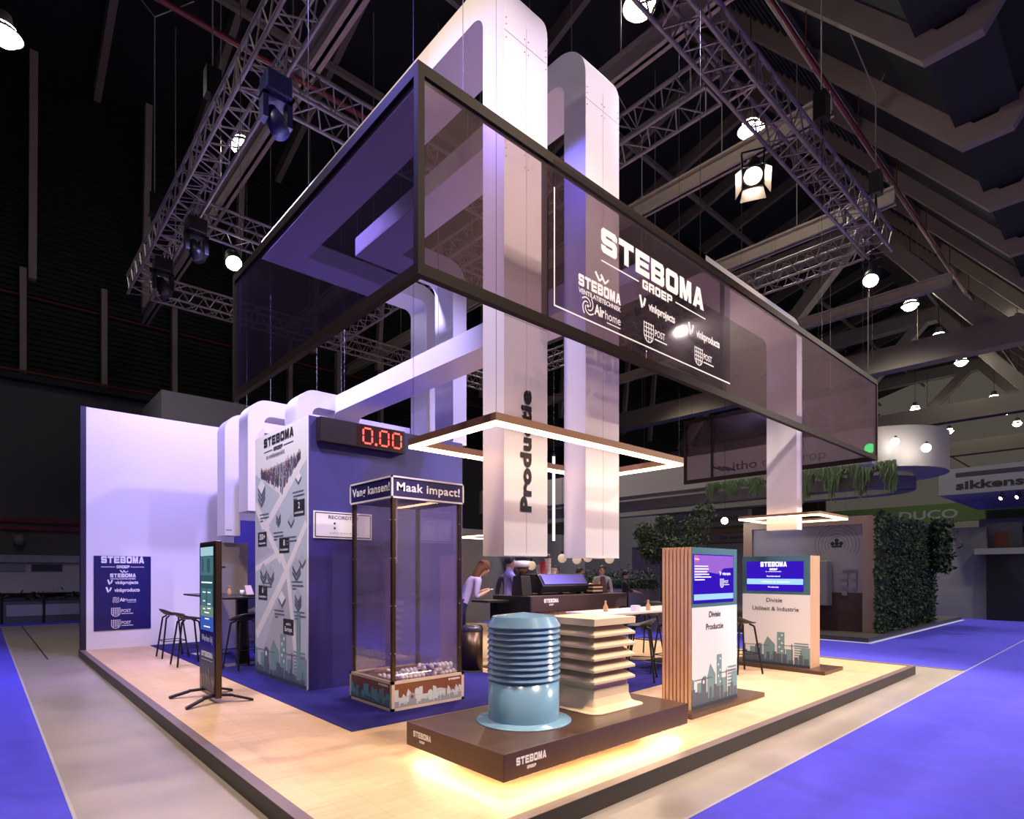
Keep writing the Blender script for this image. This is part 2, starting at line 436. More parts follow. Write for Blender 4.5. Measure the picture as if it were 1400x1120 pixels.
# upper wall ribs
for i in range(16):
    x = -1.2 + 2.3 * i
    m = MB(); m.box(x - .09, x + .09, 26.0, 26.3, 7.9, 11.9)
    struct('wall_rib', m, rafter_m)
for i in range(12):
    x = 1.35 + 3.35 * i
    m = MB(); m.prism([(x - .11, 26.0, 11.6), (x + .11, 26.0, 11.6), (x + .11, 26.3, 11.6), (x - .11, 26.3, 11.6)], (0, -.7, 7.4))
    struct('wall_rib', m, rafter_m)
# gable roof: valley at y=2.9 z=11, ridge at y=12.7 z=22.7, eave at the upper wall
RZ = (22.7 - 11) / (12.7 - 2.9)
m = MB()
m.prism([(-30, 2.9, 11.6), (-30, 12.7, 23.3), (-30, 12.9, 23.3), (-30, 2.9, 11.9)], (105, 0, 0))
m.prism([(-30, 12.7, 23.3), (-30, 26.6, 19.4), (-30, 26.8, 19.6), (-30, 12.7, 23.6)], (105, 0, 0))
m.prism([(-30, 2.0, 11.5), (-30, -6, 22), (-30, -6.2, 22), (-30, 1.9, 11.7)], (105, 0, 0))
m.box(-30, 75, 1.9, 3.0, 11.5, 11.8)
for i in range(30):
    y = 6.3 + i * .21; z = 11.6 + (y - 2.9) * RZ
    m.box(-30, 75, y, y + .05, z - .05, z)
struct('ceiling', m, roofm, label='black corrugated roof of the hall')
def bar(m, a, b, w, h):
    """I-like rectangular bar between two points in a plane x = const"""
    a, b = Vector(a), Vector(b); d = (b - a).normalized(); n = Vector((1, 0, 0)).cross(d).normalized()
    X = Vector((w / 2, 0, 0))
    m.prism([a - X, a + X, a + X + n * h, a - X + n * h], b - a)
for k in range(-3, 18):
    x = 13.1 + 3.3 * k
    m = MB()
    P2 = [(26.2, 18.8), (12.7, 22.7), (2.9, 11), (2.0, 11), (-3, 18.4), (-3, 19.2), (2.257, 11.42), (2.665, 11.42), (12.7, 23.4), (26.2, 19.4)]
    m.prism([(x - .11, y, z) for y, z in P2], (.22, 0, 0))
    struct('roof_frame', m, mat('dim roof steel', (.27, .215, .165), .6))
for i, (y, z) in enumerate(((6.0, 14.9), (9.4, 18.9), (16.5, 21.5), (20.6, 20.3))):
    m = MB(); m.box(-30, 75, y - .09, y + .09, z - .1, z + .12)
    struct('purlin', m, rafter_m)
# tie beams and heavy lattice girders across the hall
for i, x in enumerate((4.4, 8.6, 12.3, 16.4, 22.4, 28.5)):
    m = MB(); m.box(x - .11, x + .11, 4.2, 24.5, 10.4, 10.45); m.box(x - .11, x + .11, 4.2, 24.5, 10.75, 10.8); m.box(x - .03, x + .03, 4.2, 24.5, 10.4, 10.8)
    for y in (6.5, 11, 15.5, 20): m.tube((x, y, 10.8), (x, y, 18), .012, n=5)
    struct('tie_beam', m, rafter_m)
for x in (26, 37, 48):
    m = MB()
    m.box(x - .3, x + .3, -6, 26, 9.2, 10.1)
    m.box(x - .3, x + .3, 7.4, 18.6, 14.6, 15.3)
    for a, b in (((x, 7.4, 15.2), (x, 3.5, 10)), ((x, 7.6, 15), (x, 12.4, 9.9)), ((x, 18.2, 15), (x, 13, 9.9)), ((x, 18.4, 15.2), (x, 22.5, 10))):
        bar(m, a, b, .5, .5)
    struct('lattice_girder', m, mat('girder steel', (.26, .215, .165), .6))
m = MB(); m.tube((-30, 5.0, 12.6), (75, 5.0, 12.6), .05)
for i in range(24): m.tube((-10 + 3.3 * i, 5.0, 12.6), (-10 + 3.3 * i, 5.0, 13.5), .015, n=5)
tag(m.build('sprinkler_pipe', mat('red pipe', (.16, .022, .018), .5)), 'red pipe hanging beneath the roof slope beside the valley', 'pipe')
m = MB(); m.tube((-30, 10.2, 10.2), (75, 10.2, 10.2), .05)
tag(m.build('sprinkler_pipe', MATS['red pipe']), 'red pipe crossing above the lighting rig', 'pipe')

# hall lamps: two rows of high-bay lamps
HALL = [(9.1, 6.45, 12, 'big round hall lamp shining above the twin upright ducts'), (13.6, 6.45, 12, 'round hall lamp above the open barn door spotlight'),
        (27.2, 6.45, 12, 'round hall lamp, first in the row over the lattice girder'), (31.8, 6.45, 12, 'second round hall lamp over the lattice girder'),
        (36.4, 6.45, 12, 'third round hall lamp over the lattice girder'), (45.4, 6.45, 12, 'hall lamp above the grey sign box, nearest of its three'),
        (49.9, 6.45, 12, 'hall lamp above the grey sign box, middle of its three'), (54.4, 6.45, 12, 'hall lamp above the grey sign box, smallest of its three'),
        (4.8, 15.2, 12, 'small round hall lamp beside the dark lighting truss'), (.35, 15.2, 12, 'round hall lamp cut by the edge of the photo above black ribs'),
        (44.6, 10.3, 12, 'small hall lamp beyond the banner corner, topmost of three'), (47.6, 10.3, 12, 'small hall lamp beyond the banner corner, middle of three'), (53.5, 10.2, 12, 'small hall lamp beyond the banner corner, lowest of three'),
        (32.5, 3.85, 12, 'round hall lamp beside the roof valley')]
for x, y, z, lab in HALL:
    t = thing('hall_lamp', lab, 'lamp', (x, y, z), group='high-bay lamps under the hall roof')
    m = MB(); m.lathe([(.06, .45), (.12, .42), (.16, .2), (.3, .02), (.31, 0), (.29, .02)], (x, y, z)); m.build('reflector', steelg, t)
    m = MB(); m.sphere((x, y, z + .03), .25, n=20, sz=.85); m.build('diffuser', lampw, t)
    m = MB(); m.tube((x, y, z + .45), (x, y, z + 3), .012, n=5); m.build('hanger', blackm, t)

# ------------------------------------------------------------------ stand deck
t = thing('stand_deck', 'raised oak plank deck of the stand with dark edging', 'platform', (6, 8, GZ))
t['kind'] = 'structure'
bx(1.45, 10.64, 2.55, 13.6, GZ, 0).build('deck_floor', oak, t)
edge = mat('dark kerb', (.03, .022, .021), .45)
kerb = mat('kerb top', (.15, .105, .10), .4)
m = MB(); m.box(1.37, 1.449, 2.47, 13.6, GZ, .0, edge); m.box(1.45, 10.72, 2.47, 2.549, GZ, .0, edge); m.box(10.641, 10.72, 2.55, 13.6, GZ, .0, edge)
m.box(1.366, 1.449, 2.466, 13.6, .0005, .006, kerb); m.box(1.45, 10.724, 2.466, 2.549, .0005, .006, kerb); m.box(10.641, 10.724, 2.55, 13.6, .0005, .006, kerb)
m.build('edging', None, t)
def slab(pts, name, m_, label):
    m = MB(); m.prism([(x, y, .001) for x, y in pts], (0, 0, .005)); o = m.build(name, m_); tag(o, label, 'carpet'); o['kind'] = 'structure'
slab([(2.5, 4.9), (5.0, 4.9), (5.0, 4.2), (8.0, 4.35), (8.0, 6.0), (5.4, 6.0), (5.4, 13.42), (2.5, 13.42)], 'deck_carpet', navycarpet, 'navy carpet on the deck beneath the ball machine and bar tables')

# white back wall with poster
t = thing('back_wall', 'tall white wall closing the far end of the stand', 'wall', (3, 13.5, 0)); t['kind'] = 'structure'
bx(1.473, 6.2, 13.43, 13.57, .0, 4.55).build('wall_panel', white, t)
bx(1.385, 1.472, 13.43, 13.575, -.0, 4.555).build('end_cap', mat('dark purple edge', (.014, .010, .03), .5), t)
t = thing('logo_poster', 'navy poster with a column of white logos on the white wall', 'poster', (2.05, 13.43, .36))
bx(1.585, 2.515, 13.416, 13.428, .345, 1.768).build('poster_board', mat('poster blue', (.012, .010, .11), .35), t)
f = Face((2.05, 13.416, .345), (1, 0, 0), (0, 0, 1))
for fn, a in ((f.main_logo, (0, 1.285, .70)), (f.vent_logo, (0, 1.015, .42)), (f.vink_logo, (0, .885, .50, 'vinkprojects')), (f.vink_logo, (0, .735, .55, 'vinkproducts')), (f.air_logo, (.04, .55, .42)), (f.post_logo, (.02, .29, .46)), (f.post_logo, (.02, .06, .46))):
    fn(*a[:3], wprint, *a[3:]); f.build('logo', t)
# navy wall piece behind the info block and pillar under the duct
o = bx(3.95, 6.2, 12.9, 13.0, 0, 2.55).build('partition_panel', navy); tag(o, 'navy partition panel between the white wall and the printed block', 'partition'); o['kind'] = 'structure'
t = thing('display_pillar', 'plain grey display pillar under the white duct by the bar table', 'pillar', (3.55, 11.95, 0))
bx(3.36, 3.85, 11.85, 12.15, 0, 2.02).build('pillar_body', mat('warm grey panel', (.32, .29, .29), .5), t, bev=.004)
bx(3.355, 3.375, 11.84, 12.16, 0, 2.03).build('side_panel', mat('beige panel', (.55, .42, .34), .5), t)

# ------------------------------------------------------------------ printed block with clock
t = thing('printed_block', 'tall navy block with a large printed infographic side', 'partition', (4.1, 7.8, 0))
bx(2.962, 5.31, 6.92, 8.75, .006, 3.37).build('block_body', navy, t)
ip = bx(2.948, 2.961, 6.925, 8.745, .02, 3.368).build('info_panel', paper, t)
f = Face((2.948, 8.75, 0), (0, -1, 0), (0, 0, 1))          # a = 8.75 - y
f.rect(.01, 1.82, .0, 2.06, pale)
f.poly([(.02, 2.86), (.98, 2.46), (.42, 2.10), (.02, 2.40)], pale)
f.poly([(1.82, 2.82), (1.82, 2.02), (1.36, 1.72), (1.0, 1.78), (.52, 2.12)], pale)
f.poly([(.02, 2.06), (.02, 2.36), (.5, 1.8), (.75, 1.75), (.02, 1.60)], pale2)
f.poly([(1.18, 1.45), (.12, .1), (1.45, .1)], pale2)
for a, b, w in (((.06, 2.9), (1.0, 2.52), .10), ((1.8, 2.9), (.40, 2.08), .12), ((.03, 2.43), (.98, 1.6), .11), ((1.8, 2.06), (1.2, 1.5), .10),
                ((.02, 1.5), (.98, 1.72), .08), ((.98, 1.7), (1.22, 1.42), .12), ((1.22, 1.5), (.06, .55), .13), ((1.2, 1.5), (1.5, .3), .11)):
    f.line(a, b, w, road, l=.0008)
f.poly([(.2, 2.86), (1.63, 2.93), (1.05, 2.56)], mat('crowd base', (.36, .32, .38), .6), l=.001)
rd = random.Random(5)
cc = [mat('crowd%d' % i, c, .7) for i, c in enumerate(((.03, .03, .06), (.42, .22, .17), (.07, .09, .2), (.5, .36, .3), (.16, .04, .06), (.2, .24, .34)))]
for i in range(150):
    a = rd.uniform(.22, 1.62); top = 2.78 + .07 * (a - .2); low = (2.84 - .34 * (a - .2) / .85) if a < 1.05 else (2.53 + .4 * (a - 1.05) / .6)
    b = rd.uniform(low, top); h = rd.uniform(.1, .15)
    f.rect(a - .015, a + .015, b - .03, b + h * .6, cc[(0, 2, 0, 4, 5, 2, 0)[rd.randrange(7)]], l=.0012); f.disc(a, b + h * .72, .013, cc[1 if rd.random() < .6 else 3], n=8, l=.0012)
f.block('STEBOMA', .88, 3.19, .125, ink, 1.05); f.block('GROEP', .88, 3.1, .05, ink, .32)
f.rect(.36, .68, 3.12, 3.13, ink); f.rect(1.08, 1.4, 3.12, 3.13, ink)
f.text('de ventilatiespecialist', .78, 3.02, .062, ink, w=.66, bold=.005)
for a, b, big, sm in ((1.58, 2.26, '2', 'productielocaties'), (.3, 1.92, '350+', 'medewerkers'), (1.1, 1.81, '8', 'locaties'), (.32, 1.17, '6', 'bedrijven'), (1.24, .75, '', '')):
    f.rect(a - .17, a + .17, b - .1, b + .1, ink, l=.0015)
    if big: f.text(big, a, b - .005, .08, wprint, bold=.02, l=.002); f.text(sm, a, b - .07, .032, wprint, w=.27, bold=.02, l=.002)
    else: f.text('actief in', a, b + .02, .035, wprint, bold=.02, l=.002); f.text('Europa', a, b - .06, .06, wprint, w=.24, bold=.02, l=.002)
def pack(a, b, s, dark, n=2):
    for i in range(n):
        y = b - i * s * .5
        f.poly([(a - s, y), (a, y - s * .8), (a, y - s * .45), (a - s, y + s * .35)], slated if dark else slatep, l=.0017)
        f.poly([(a + s, y), (a, y - s * .8), (a, y - s * .45), (a + s, y + s * .35)], slatep, l=.0017)
    f.poly([(a - s, b + s * .35), (a, b - s * .45), (a + s, b + s * .35), (a, b + s * 1.1)], paper if not dark else pale2, l=.0018)
for a, b, s, d, n in ((.27, 2.62, .14, False, 3), (1.56, 2.62, .09, False, 1), (.9, 2.2, .08, True, 3), (1.33, 2.1, .1, True, 1), (.35, 1.45, .13, True, 2), (.62, 1.42, .12, True, 2),
                      (1.5, 1.5, .13, True, 2), (1.68, 1.58, .1, True, 1), (1.02, 1.08, .12, False, 1), (1.55, 1.14, .1, True, 3)):
    pack(a, b, s, d, n)
for a, b in ((.2, 2.26), (1.38, 2.46), (.72, 1.98), (1.15, 1.9), (.3, 1.3), (1.35, 1.33), (.75, .94), (1.42, .95)):
    f.rect(a, a + .34, b, b + .012, slatep, l=.0017); f.rect(a + .02, a + .36, b - .05, b - .035, slatep, l=.0017); f.rect(a + .02, a + .14, b - .09, b - .075, slatep, l=.0017)
f.skyline(.02, 1.80, .02, .62, (tealp, slatep, slated, paper), 4)
f.rect(1.5, 1.62, .1, .95, tealp, l=.0013)
f.build('infographic_print', ip)
ck = thing('digital_timer', 'black wall timer with red digits reading 0.00', 'timer', (3.6, 6.9, 3.05))
bx(3.05, 4.24, 6.79, 6.918, 3.05, 3.35).build('timer_case', mat('timer case', (.018, .011, .014), .3), ck, bev=.006)
bx(3.53, 4.21, 6.786, 6.79, 3.07, 3.335).build('digit_window', red_dim, ck)
f = Face((3.05, 6.786, 3.05), (1, 0, 0), (0, 0, 1))
def seg0(a, b, w, h, k=.022):
    for q in ((a, b + h, a + w, b + h), (a, b, a + w, b)): f.line((q[0] + k * .7, q[1]), (q[2] - k * .7, q[3]), k, red_seg)
    for x in (a, a + w):
        f.line((x, b + k * .7), (x, b + h / 2 - k * .4), k, red_seg); f.line((x, b + h / 2 + k * .4), (x, b + h - k * .7), k, red_seg)
for q in (.57, .81, 1.0): seg0(q, .06, .125, .19); f.build('digit', ck)
f.disc(.752, .06, .018, red_seg); f.build('decimal_point', ck)
t = thing('record_board', 'white framed record time board with two dots on the navy block', 'sign', (3.4, 6.91, 1.87))
bx(3.015, 3.80, 6.90, 6.918, 1.875, 2.21).build('board', paper, t)
f = Face((3.015, 6.90, 1.875), (1, 0, 0), (0, 0, 1))
for a, b in (((.02, .02), (.765, .02)), ((.02, .315), (.765, .315)), ((.02, .02), (.02, .315)), ((.765, .02), (.765, .315))): f.line(a, b, .012, ink)
f.text('RECORDTIJD', .39, .245, .045, ink, w=.4, bold=.01); f.disc(.27, .19, .014, ink); f.disc(.27, .13, .014, ink)
f.text('seconden', .4, .06, .03, pale2, w=.4); f.build('board_print', t)

# ------------------------------------------------------------------ ball machine
MX0, MX1, MY0, MY1 = 3.15, 4.09, 5.30, 6.23
t = thing('ball_machine', 'tall clear booth of white and blue balls with lettered top band', 'machine', (3.62, 5.76, .006))
frm = mat('beige edging', (.58, .47, .36), .4); copper = mat('copper brown panel', (.16, .045, .02), .35)
bx(MX0 + .012, MX1 - .012, MY0 + .012, MY1 - .012, .006, .30).build('base_box', mat('base brown', (.10, .035, .02), .4), t)
m = MB()
for x in (MX0, MX1 - .035):
    for y in (MY0, MY1 - .035): m.box(x, x + .035, y, y + .035, .006, .315)
for z in (.006, .285):
    m.box(MX0, MX1, MY0, MY0 + .03, z, z + .03); m.box(MX0, MX1, MY1 - .03, MY1, z, z + .03)
    m.box(MX0, MX0 + .03, MY0, MY1, z, z + .03); m.box(MX1 - .03, MX1, MY0, MY1, z, z + .03)
m.build('base_trim', frm, t)
silv = mat('silver print', (.5, .55, .58), .5); silv2 = mat('grey print', (.25, .27, .3), .5)
bx(MX0 + .035, MX1 - .035, MY0 + .004, MY0 + .012, .036, .285).build('front_print', copper, t)
f = Face((MX0 + .035, MY0 + .004, .036), (1, 0, 0), (0, 0, 1)); f.skyline(.0, .87, .0, .19, (silv, silv2, silv2, copper), 8, True); f.block('STEBOMA', .77, .212, .02, wprint, .16); f.build('skyline_print', t)
bx(MX0 + .004, MX0 + .012, MY0 + .035, MY1 - .035, .036, .285).build('side_print', copper, t)
f = Face((MX0 + .004, MY1 - .035, .036), (0, -1, 0), (0, 0, 1)); f.skyline(.0, .86, .0, .2, (mat('cyan print', (.10, .32, .42), .5), slatep, slated, copper), 9, True); f.block('STEBOMA', .72, .215, .02, wprint, .2); f.build('skyline_print', t)
for x in (MX0 + .02, MX1 - .06):
    for y in (MY0 + .02, MY1 - .06): bx(x, x + .04, y, y + .04, .315, 2.235).build('corner_post', bronze, t)
m = MB(); m.box(MX0 + .06, MX1 - .06, MY0 + .03, MY0 + .036, .315, 2.235); m.build('front_pane', clear, t)
m = MB(); m.box(MX0 + .06, MX1 - .06, MY1 - .036, MY1 - .03, .315, 2.235); m.build('rear_pane', clear, t)
m = MB(); m.box(MX0 + .03, MX0 + .036, MY0 + .06, MY1 - .06, .315, 2.235); m.build('side_pane', clear, t)
m = MB(); m.box(MX1 - .036, MX1 - .03, MY0 + .06, MY1 - .06, .315, 2.235); m.build('side_pane', clear, t)
m = MB()
for z in (.6, 1.1, 1.6, 2.0):
    for x in (MX0 + .05, MX1 - .05): m.sphere((x, MY0 + .018, z), .009, n=8)
    for y in (MY0 + .05, MY1 - .05): m.sphere((MX0 + .018, y, z), .009, n=8)
m.build('screw', alu, t)
m = MB(); a0, a1, b0, b1 = MX0 + .01, MX1 - .01, MY0 + .01, MY1 - .01
m.box(a0, a1, b0, b0 + .012, 2.235, 2.455); m.box(a0, a1, b1 - .012, b1, 2.235, 2.455); m.box(a0, a0 + .012, b0 + .012, b1 - .012, 2.235, 2.455); m.box(a1 - .012, a1, b0 + .012, b1 - .012, 2.235, 2.455)
hd = m.build('top_band', navyd, t)
m = MB()
for z in (2.228, 2.442):
    m.box(MX0, MX1, MY0, MY0 + .018, z, z + .018); m.box(MX0, MX1, MY1 - .018, MY1, z, z + .018)
    m.box(MX0, MX0 + .018, MY0, MY1, z, z + .018); m.box(MX1 - .018, MX1, MY0, MY1, z, z + .018)
for x in (MX0, MX1 - .018):
    for y in (MY0, MY1 - .018): m.box(x, x + .018, y, y + .018, 2.228, 2.46)
m.build('top_trim', mat('white edging', (.7, .66, .68), .4), t)
f = Face((MX0, MY0 + .01, 2.235), (1, 0, 0), (0, 0, 1)); f.text('Maak impact!', .475, .075, .092, wprint, w=.82, bold=.02, sp=1.06); f.build('lettering', hd)
f = Face((MX0 + .01, MY1, 2.235), (0, -1, 0), (0, 0, 1)); f.text('Vang kansen!', .465, .075, .092, wprint, w=.82, bold=.02, sp=1.06); f.build('lettering', hd)
bw = mat('white ball', (.8, .78, .82), .35); bb = mat('blue ball', (.05, .05, .35), .35)
rd = random.Random(3); PB = []
for lay, (x0, x1, y0, y1) in enumerate(((3.22, 4.03, 5.375, 5.72), (3.45, 4.02, 5.378, 5.62), (3.6, 3.98, 5.38, 5.5))):
    ny = int((y1 - y0) / .052) + 1; nx = int((x1 - x0) / .052) + 1
    for iy in range(ny):
        for ix in range(nx):
            if lay == 0 and iy > 2 and rd.random() < .35: continue
            if lay == 1 and rd.random() < .25: continue
            PB.append((x0 + (ix + .5 * (iy % 2)) * .052 + rd.uniform(-.002, .002), y0 + iy * .05 + rd.uniform(-.002, .002), .327 + lay * .040))
PB = [p for p in PB if p[0] < 4.03]
PB += [(3.46, 5.9, .327), (3.95, 6.0, .327)]
mball = {}
for i, p in enumerate(PB):
    k = bw if rd.random() < .84 else bb
    if k not in mball:
        mm = MB(); mm.sphere((0, 0, 0), .0235, n=14); o = mm.build('play_ball', k); mball[k] = o
    else:
        o = mball[k].copy(); C.objects.link(o)
    o.location = p
    tag(o, 'small white ball lying on the floor of the clear booth' if k is bw else 'small blue ball lying among white ones in the clear booth', 'ball', 'balls in the clear booth')

# ------------------------------------------------------------------ plinth and roof cowls
t = thing('display_plinth', 'low dark wood plinth glowing underneath and carrying two roof cowls', 'plinth', (3.58, 3.37, 0))
PX0, PX1, PY0, PY1 = 2.48, 4.68, 2.80, 3.95
bx(PX0, PX1, PY0, PY1, .10, .28).build('plinth_box', walnut, t, bev=.003)
bx(PX0 + .3, PX1 - .3, PY0 + .3, PY1 - .3, .0, .0995).build('plinth_foot', black, t)
m = MB()
for a0, a1, b0, b1 in ((.04, .04, .04, None), (.04, .04, None, .04)):
    y0, y1 = (PY0 + .04, PY0 + .06) if b1 is None else (PY1 - .06, PY1 - .04)
    m.box(PX0 + .04, PX1 - .04, y0, y1, .082, .0985)
m.box(PX0 + .04, PX0 + .06, PY0 + .06, PY1 - .06, .082, .0985); m.box(PX1 - .06, PX1 - .04, PY0 + .06, PY1 - .06, .082, .0985)
m.build('light_strip', warmled2, t)
f = Face((PX0, PY0, .10), (1, 0, 0), (0, 0, 1)); f.main_logo(.25, .085, .28, wprint, line=False); f.build('logo_print', t)
f = Face((PX0, PY1, .10), (0, -1, 0), (0, 0, 1)); f.main_logo(.22, .085, .24, wprint, line=False); f.build('logo_print', t)
t = thing('roof_cowl', 'round sky blue roof cowl with stacked ribs', 'cowl', (3.21, 3.38, .281))
c = (3.21, 3.38, 0)
m = MB(); m.lathe([(.286, .30), (.288, .298), (.376, .2875), (.38, .281), (.0001, .281)][::-1], c, n=72); m.build('flange', blue_p, t)
m = MB(); m.lathe([(.282, .285), (.282, .62), (.2, .62)], c, n=72); m.build('lower_drum', blue_p, t)
for i in range(9):
    z = .615 + i * .0455
    m = MB(); m.lathe([(.245, z - .002), (.289, z), (.292, z + .008), (.274, z + .039), (.245, z + .041)], c, n=72, smooth=False); m.build('rib', blue_p, t)
m = MB(); m.lathe([(.2, 1.02), (.292, 1.022), (.294, 1.03), (.25, 1.105), (.0001, 1.135)], c, n=72, smooth=False); m.build('cap', blue_p, t)
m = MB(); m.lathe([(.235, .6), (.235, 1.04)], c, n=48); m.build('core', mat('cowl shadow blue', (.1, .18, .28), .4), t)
m = MB(); m.box(3.46, 3.52, 3.36, 3.42, .60, .635); m.build('terminal_box', black, t)
t = thing('roof_cowl', 'square cream roof cowl with sloping louvres', 'cowl', (4.05, 3.4, .281))
cx, cy = 4.05, 3.4
def sq(m, prof, rnd=0):
    k = len(prof); vs = []
    for r, z in prof: vs += [(cx - r, cy - r, z), (cx + r, cy - r, z), (cx + r, cy + r, z), (cx - r, cy + r, z)]
    fs = [(4 * i + j, 4 * i + (j + 1) % 4, 4 * i + 4 + (j + 1) % 4, 4 * i + 4 + j) for i in range(k - 1) for j in range(4)]
    fs += [(3, 2, 1, 0), tuple(4 * (k - 1) + j for j in range(4))]
    m.add(vs, fs)
m = MB()
def rsq(r, c0, z, n=6):
    o = []
    for j, (sx, sy) in enumerate(((-1, -1), (1, -1), (1, 1), (-1, 1))):
        a0 = PI + j * PI / 2
        for i in range(n + 1):
            a = a0 + PI / 2 * i / n
            o.append((cx + sx * (r - c0) + c0 * math.cos(a), cy + sy * (r - c0) + c0 * math.sin(a), z))
    return o
rings = [rsq(.36, .10, .281), rsq(.36, .10, .287), rsq(.315, .05, .293), rsq(.27, .03, .32), rsq(.25, .015, .37), rsq(.245, .008, .385), rsq(.245, .008, .455)]
n = len(rings[0]); vs = sum(rings, [])
m.add(vs, [(k * n + i, k * n + (i + 1) % n, (k + 1) * n + (i + 1) % n, (k + 1) * n + i) for k in range(6) for i in range(n)], None, False)
m.add(rings[0], [list(range(n))[::-1]]); m.build('flared_base', cream, t)
m = MB(); sq(m, [(.235, .45), (.235, .52)]); m.build('neck', cream, t)
m = MB(); sq(m, [(.17, .5), (.17, 1.0)]); m.build('core', mat('cowl shadow cream', (.40, .30, .2), .6), t)  # cream darkened for the shade between the louvres
for i in range(5):
    z = .512 + i * .098
    m = MB(); sq(m, [(.175, z + .095), (.282, z), (.284, z + .004), (.284, z + .022), (.2, z + .085), (.175, z + .1)]); m.build('louvre', cream, t)
m = MB(); sq(m, [(.17, 1.0), (.284, 1.0), (.286, 1.003), (.286, 1.06), (.0005, 1.085)]); m.build('cap', cream, t)
m = MB()
for a, b in ((-.12, -.2), (.2, .1), (.23, -.24)): m.sphere((cx + a, cy + b, 1.078 - .1 * max(abs(a), abs(b))), .011, n=8)
m.build('bolt', cream, t)

# ------------------------------------------------------------------ white ventilation ducts
def leg_profile(zb, zt, L, th, R=.34, r=.13, n=10):
    p = [(0, zb)]
    p += [(R - R * math.cos(a), zt - R + R * math.sin(a)) for a in [PI / 2 * i / n for i in range(n + 1)]]
    p += [(L, zt), (L, zt - th)]
    p += [(th + r - r * math.sin(a), zt - th - r + r * math.cos(a)) for a in [PI / 2 * i / n for i in range(n + 1)]]
    p += [(th, zb)]
    return p
def sheet_prism(mb, pts, h):
    mb.prism(pts, h)
def duct_yz(x, y, w, zb, zt, L, th, s=1, R=.34, r=.13):
    m = MB(); sheet_prism(m, [(x, y + s * a, z) for a, z in leg_profile(zb, zt, L, th, R, r)], (w, 0, 0)); return m
def duct_xz(x, y, w, zb, zt, L, th, s=1, R=.34, r=.13):
    m = MB(); sheet_prism(m, [(x + s * a, y, z) for a, z in leg_profile(zb, zt, L, th, R, r)], (0, w, 0)); return m
def rivets(m, x0, x1, y, zs):
    for z in zs:
        for x in (x0, x1): m.sphere((x, y, z), .005, n=6)
W, TH = .467, .25
for i, (x, ye, xe, lab) in enumerate(((2.92, 7.95, 5.62, 'tall white square duct lettered in black above the blue cowl'), (3.86, 7.0, 5.45, 'tall plain white square duct above the cream louvred cowl'))):
    t = thing('ventilation_duct', lab, 'duct', (x, 3.29, 1.58), group='white show ducts over the stand')
    a = duct_yz(x, 3.29, W, 1.58, 6.1, ye + W - 3.29, TH).build('front_section', duct_m, t)
    duct_xz(xe, ye, W, 3.372, 6.1, xe - x - W, TH, -1).build('rear_section', duct_m, t)
    m = MB(); m.box(x + W / 2 - .0015, x + W / 2 + .0015, 3.2885, 3.29, 1.6, 5.7)
    for z in (5.55, 4.75, 3.4): m.box(x, x + W, 3.2885, 3.29, z, z + .003)
    m.build('seam', seam_m, a)
    m = MB(); rivets(m, x + .02, x + W - .02, 3.288, [4.6, 4.66, 4.72, 4.78, 4.84, 5.5, 5.6, 5.65]); rivets(m, x + W / 2 - .02, x + W / 2 + .02, 3.288, [4.6, 4.7, 4.8, 5.5, 5.6])
    m.build('rivet', seam_m, a)
    if i == 0:
        f = Face((x + W, 3.288, 1.58), (0, 0, 1), (-1, 0, 0))
        f.text('Productie', .82, .19, .112, ink, w=.95, bold=.05, sp=1.08); f.build('lettering', a)
t = thing('ventilation_duct', 'white duct dropping through the square light above the far kiosk', 'duct', (9.4, 3.95, 2.1), group='white show ducts over the stand')
duct_xz(9.53, 3.70, W, 2.12, 5.36, 3.4, .2, -1, R=.3).build('front_section', duct_m, t)
bx(6.13, 6.13 + W, 3.70, 6.1, 5.16, 5.36).build('rear_section', duct_m, t)
for y, lab, zb, L in ((11.55, 'low white duct dropping beside the white wall', 2.14, 3.6), (10.3, 'low white duct arching behind the printed block', 2.5, 3.2)):
    t = thing('ventilation_duct', lab, 'duct', (3.4, y, zb), group='white show ducts over the stand')
    a = duct_xz(3.35, y, W, zb, 4.42, L, .27).build('front_section', duct_m, t)
    for cx0 in (3.8, 5.2): m = MB(); m.tube((cx0, y + .2, 4.42), (cx0, y + .2, 9), .004, n=4); m.build('cable', alu, t)
    if y > 11:
        f = Face((3.35, y, zb), (1, 0, 0), (0, 0, 1)); f.text('tech', .07, .09, .03, ink, w=.1, bold=.01); f.build('lettering', a)
t = thing('ventilation_duct', 'long low white duct running over the printed block', 'duct', (4.6, 7, 4.1), group='white show ducts over the stand')
duct_yz(4.42, 9.6, W, 3.4, 4.42, 5.6, .28, -1, R=.45).build('front_section', duct_m, t)
duct_xz(3.75, 9.25, W, 3.0, 4.44, 1.2, .27).build('rear_section', duct_m, t)
for y in (4.8, 6.6, 9.5): m = MB(); m.tube((4.65, y, 4.42), (4.65, y, 9), .004, n=4); m.build('cable', alu, t)

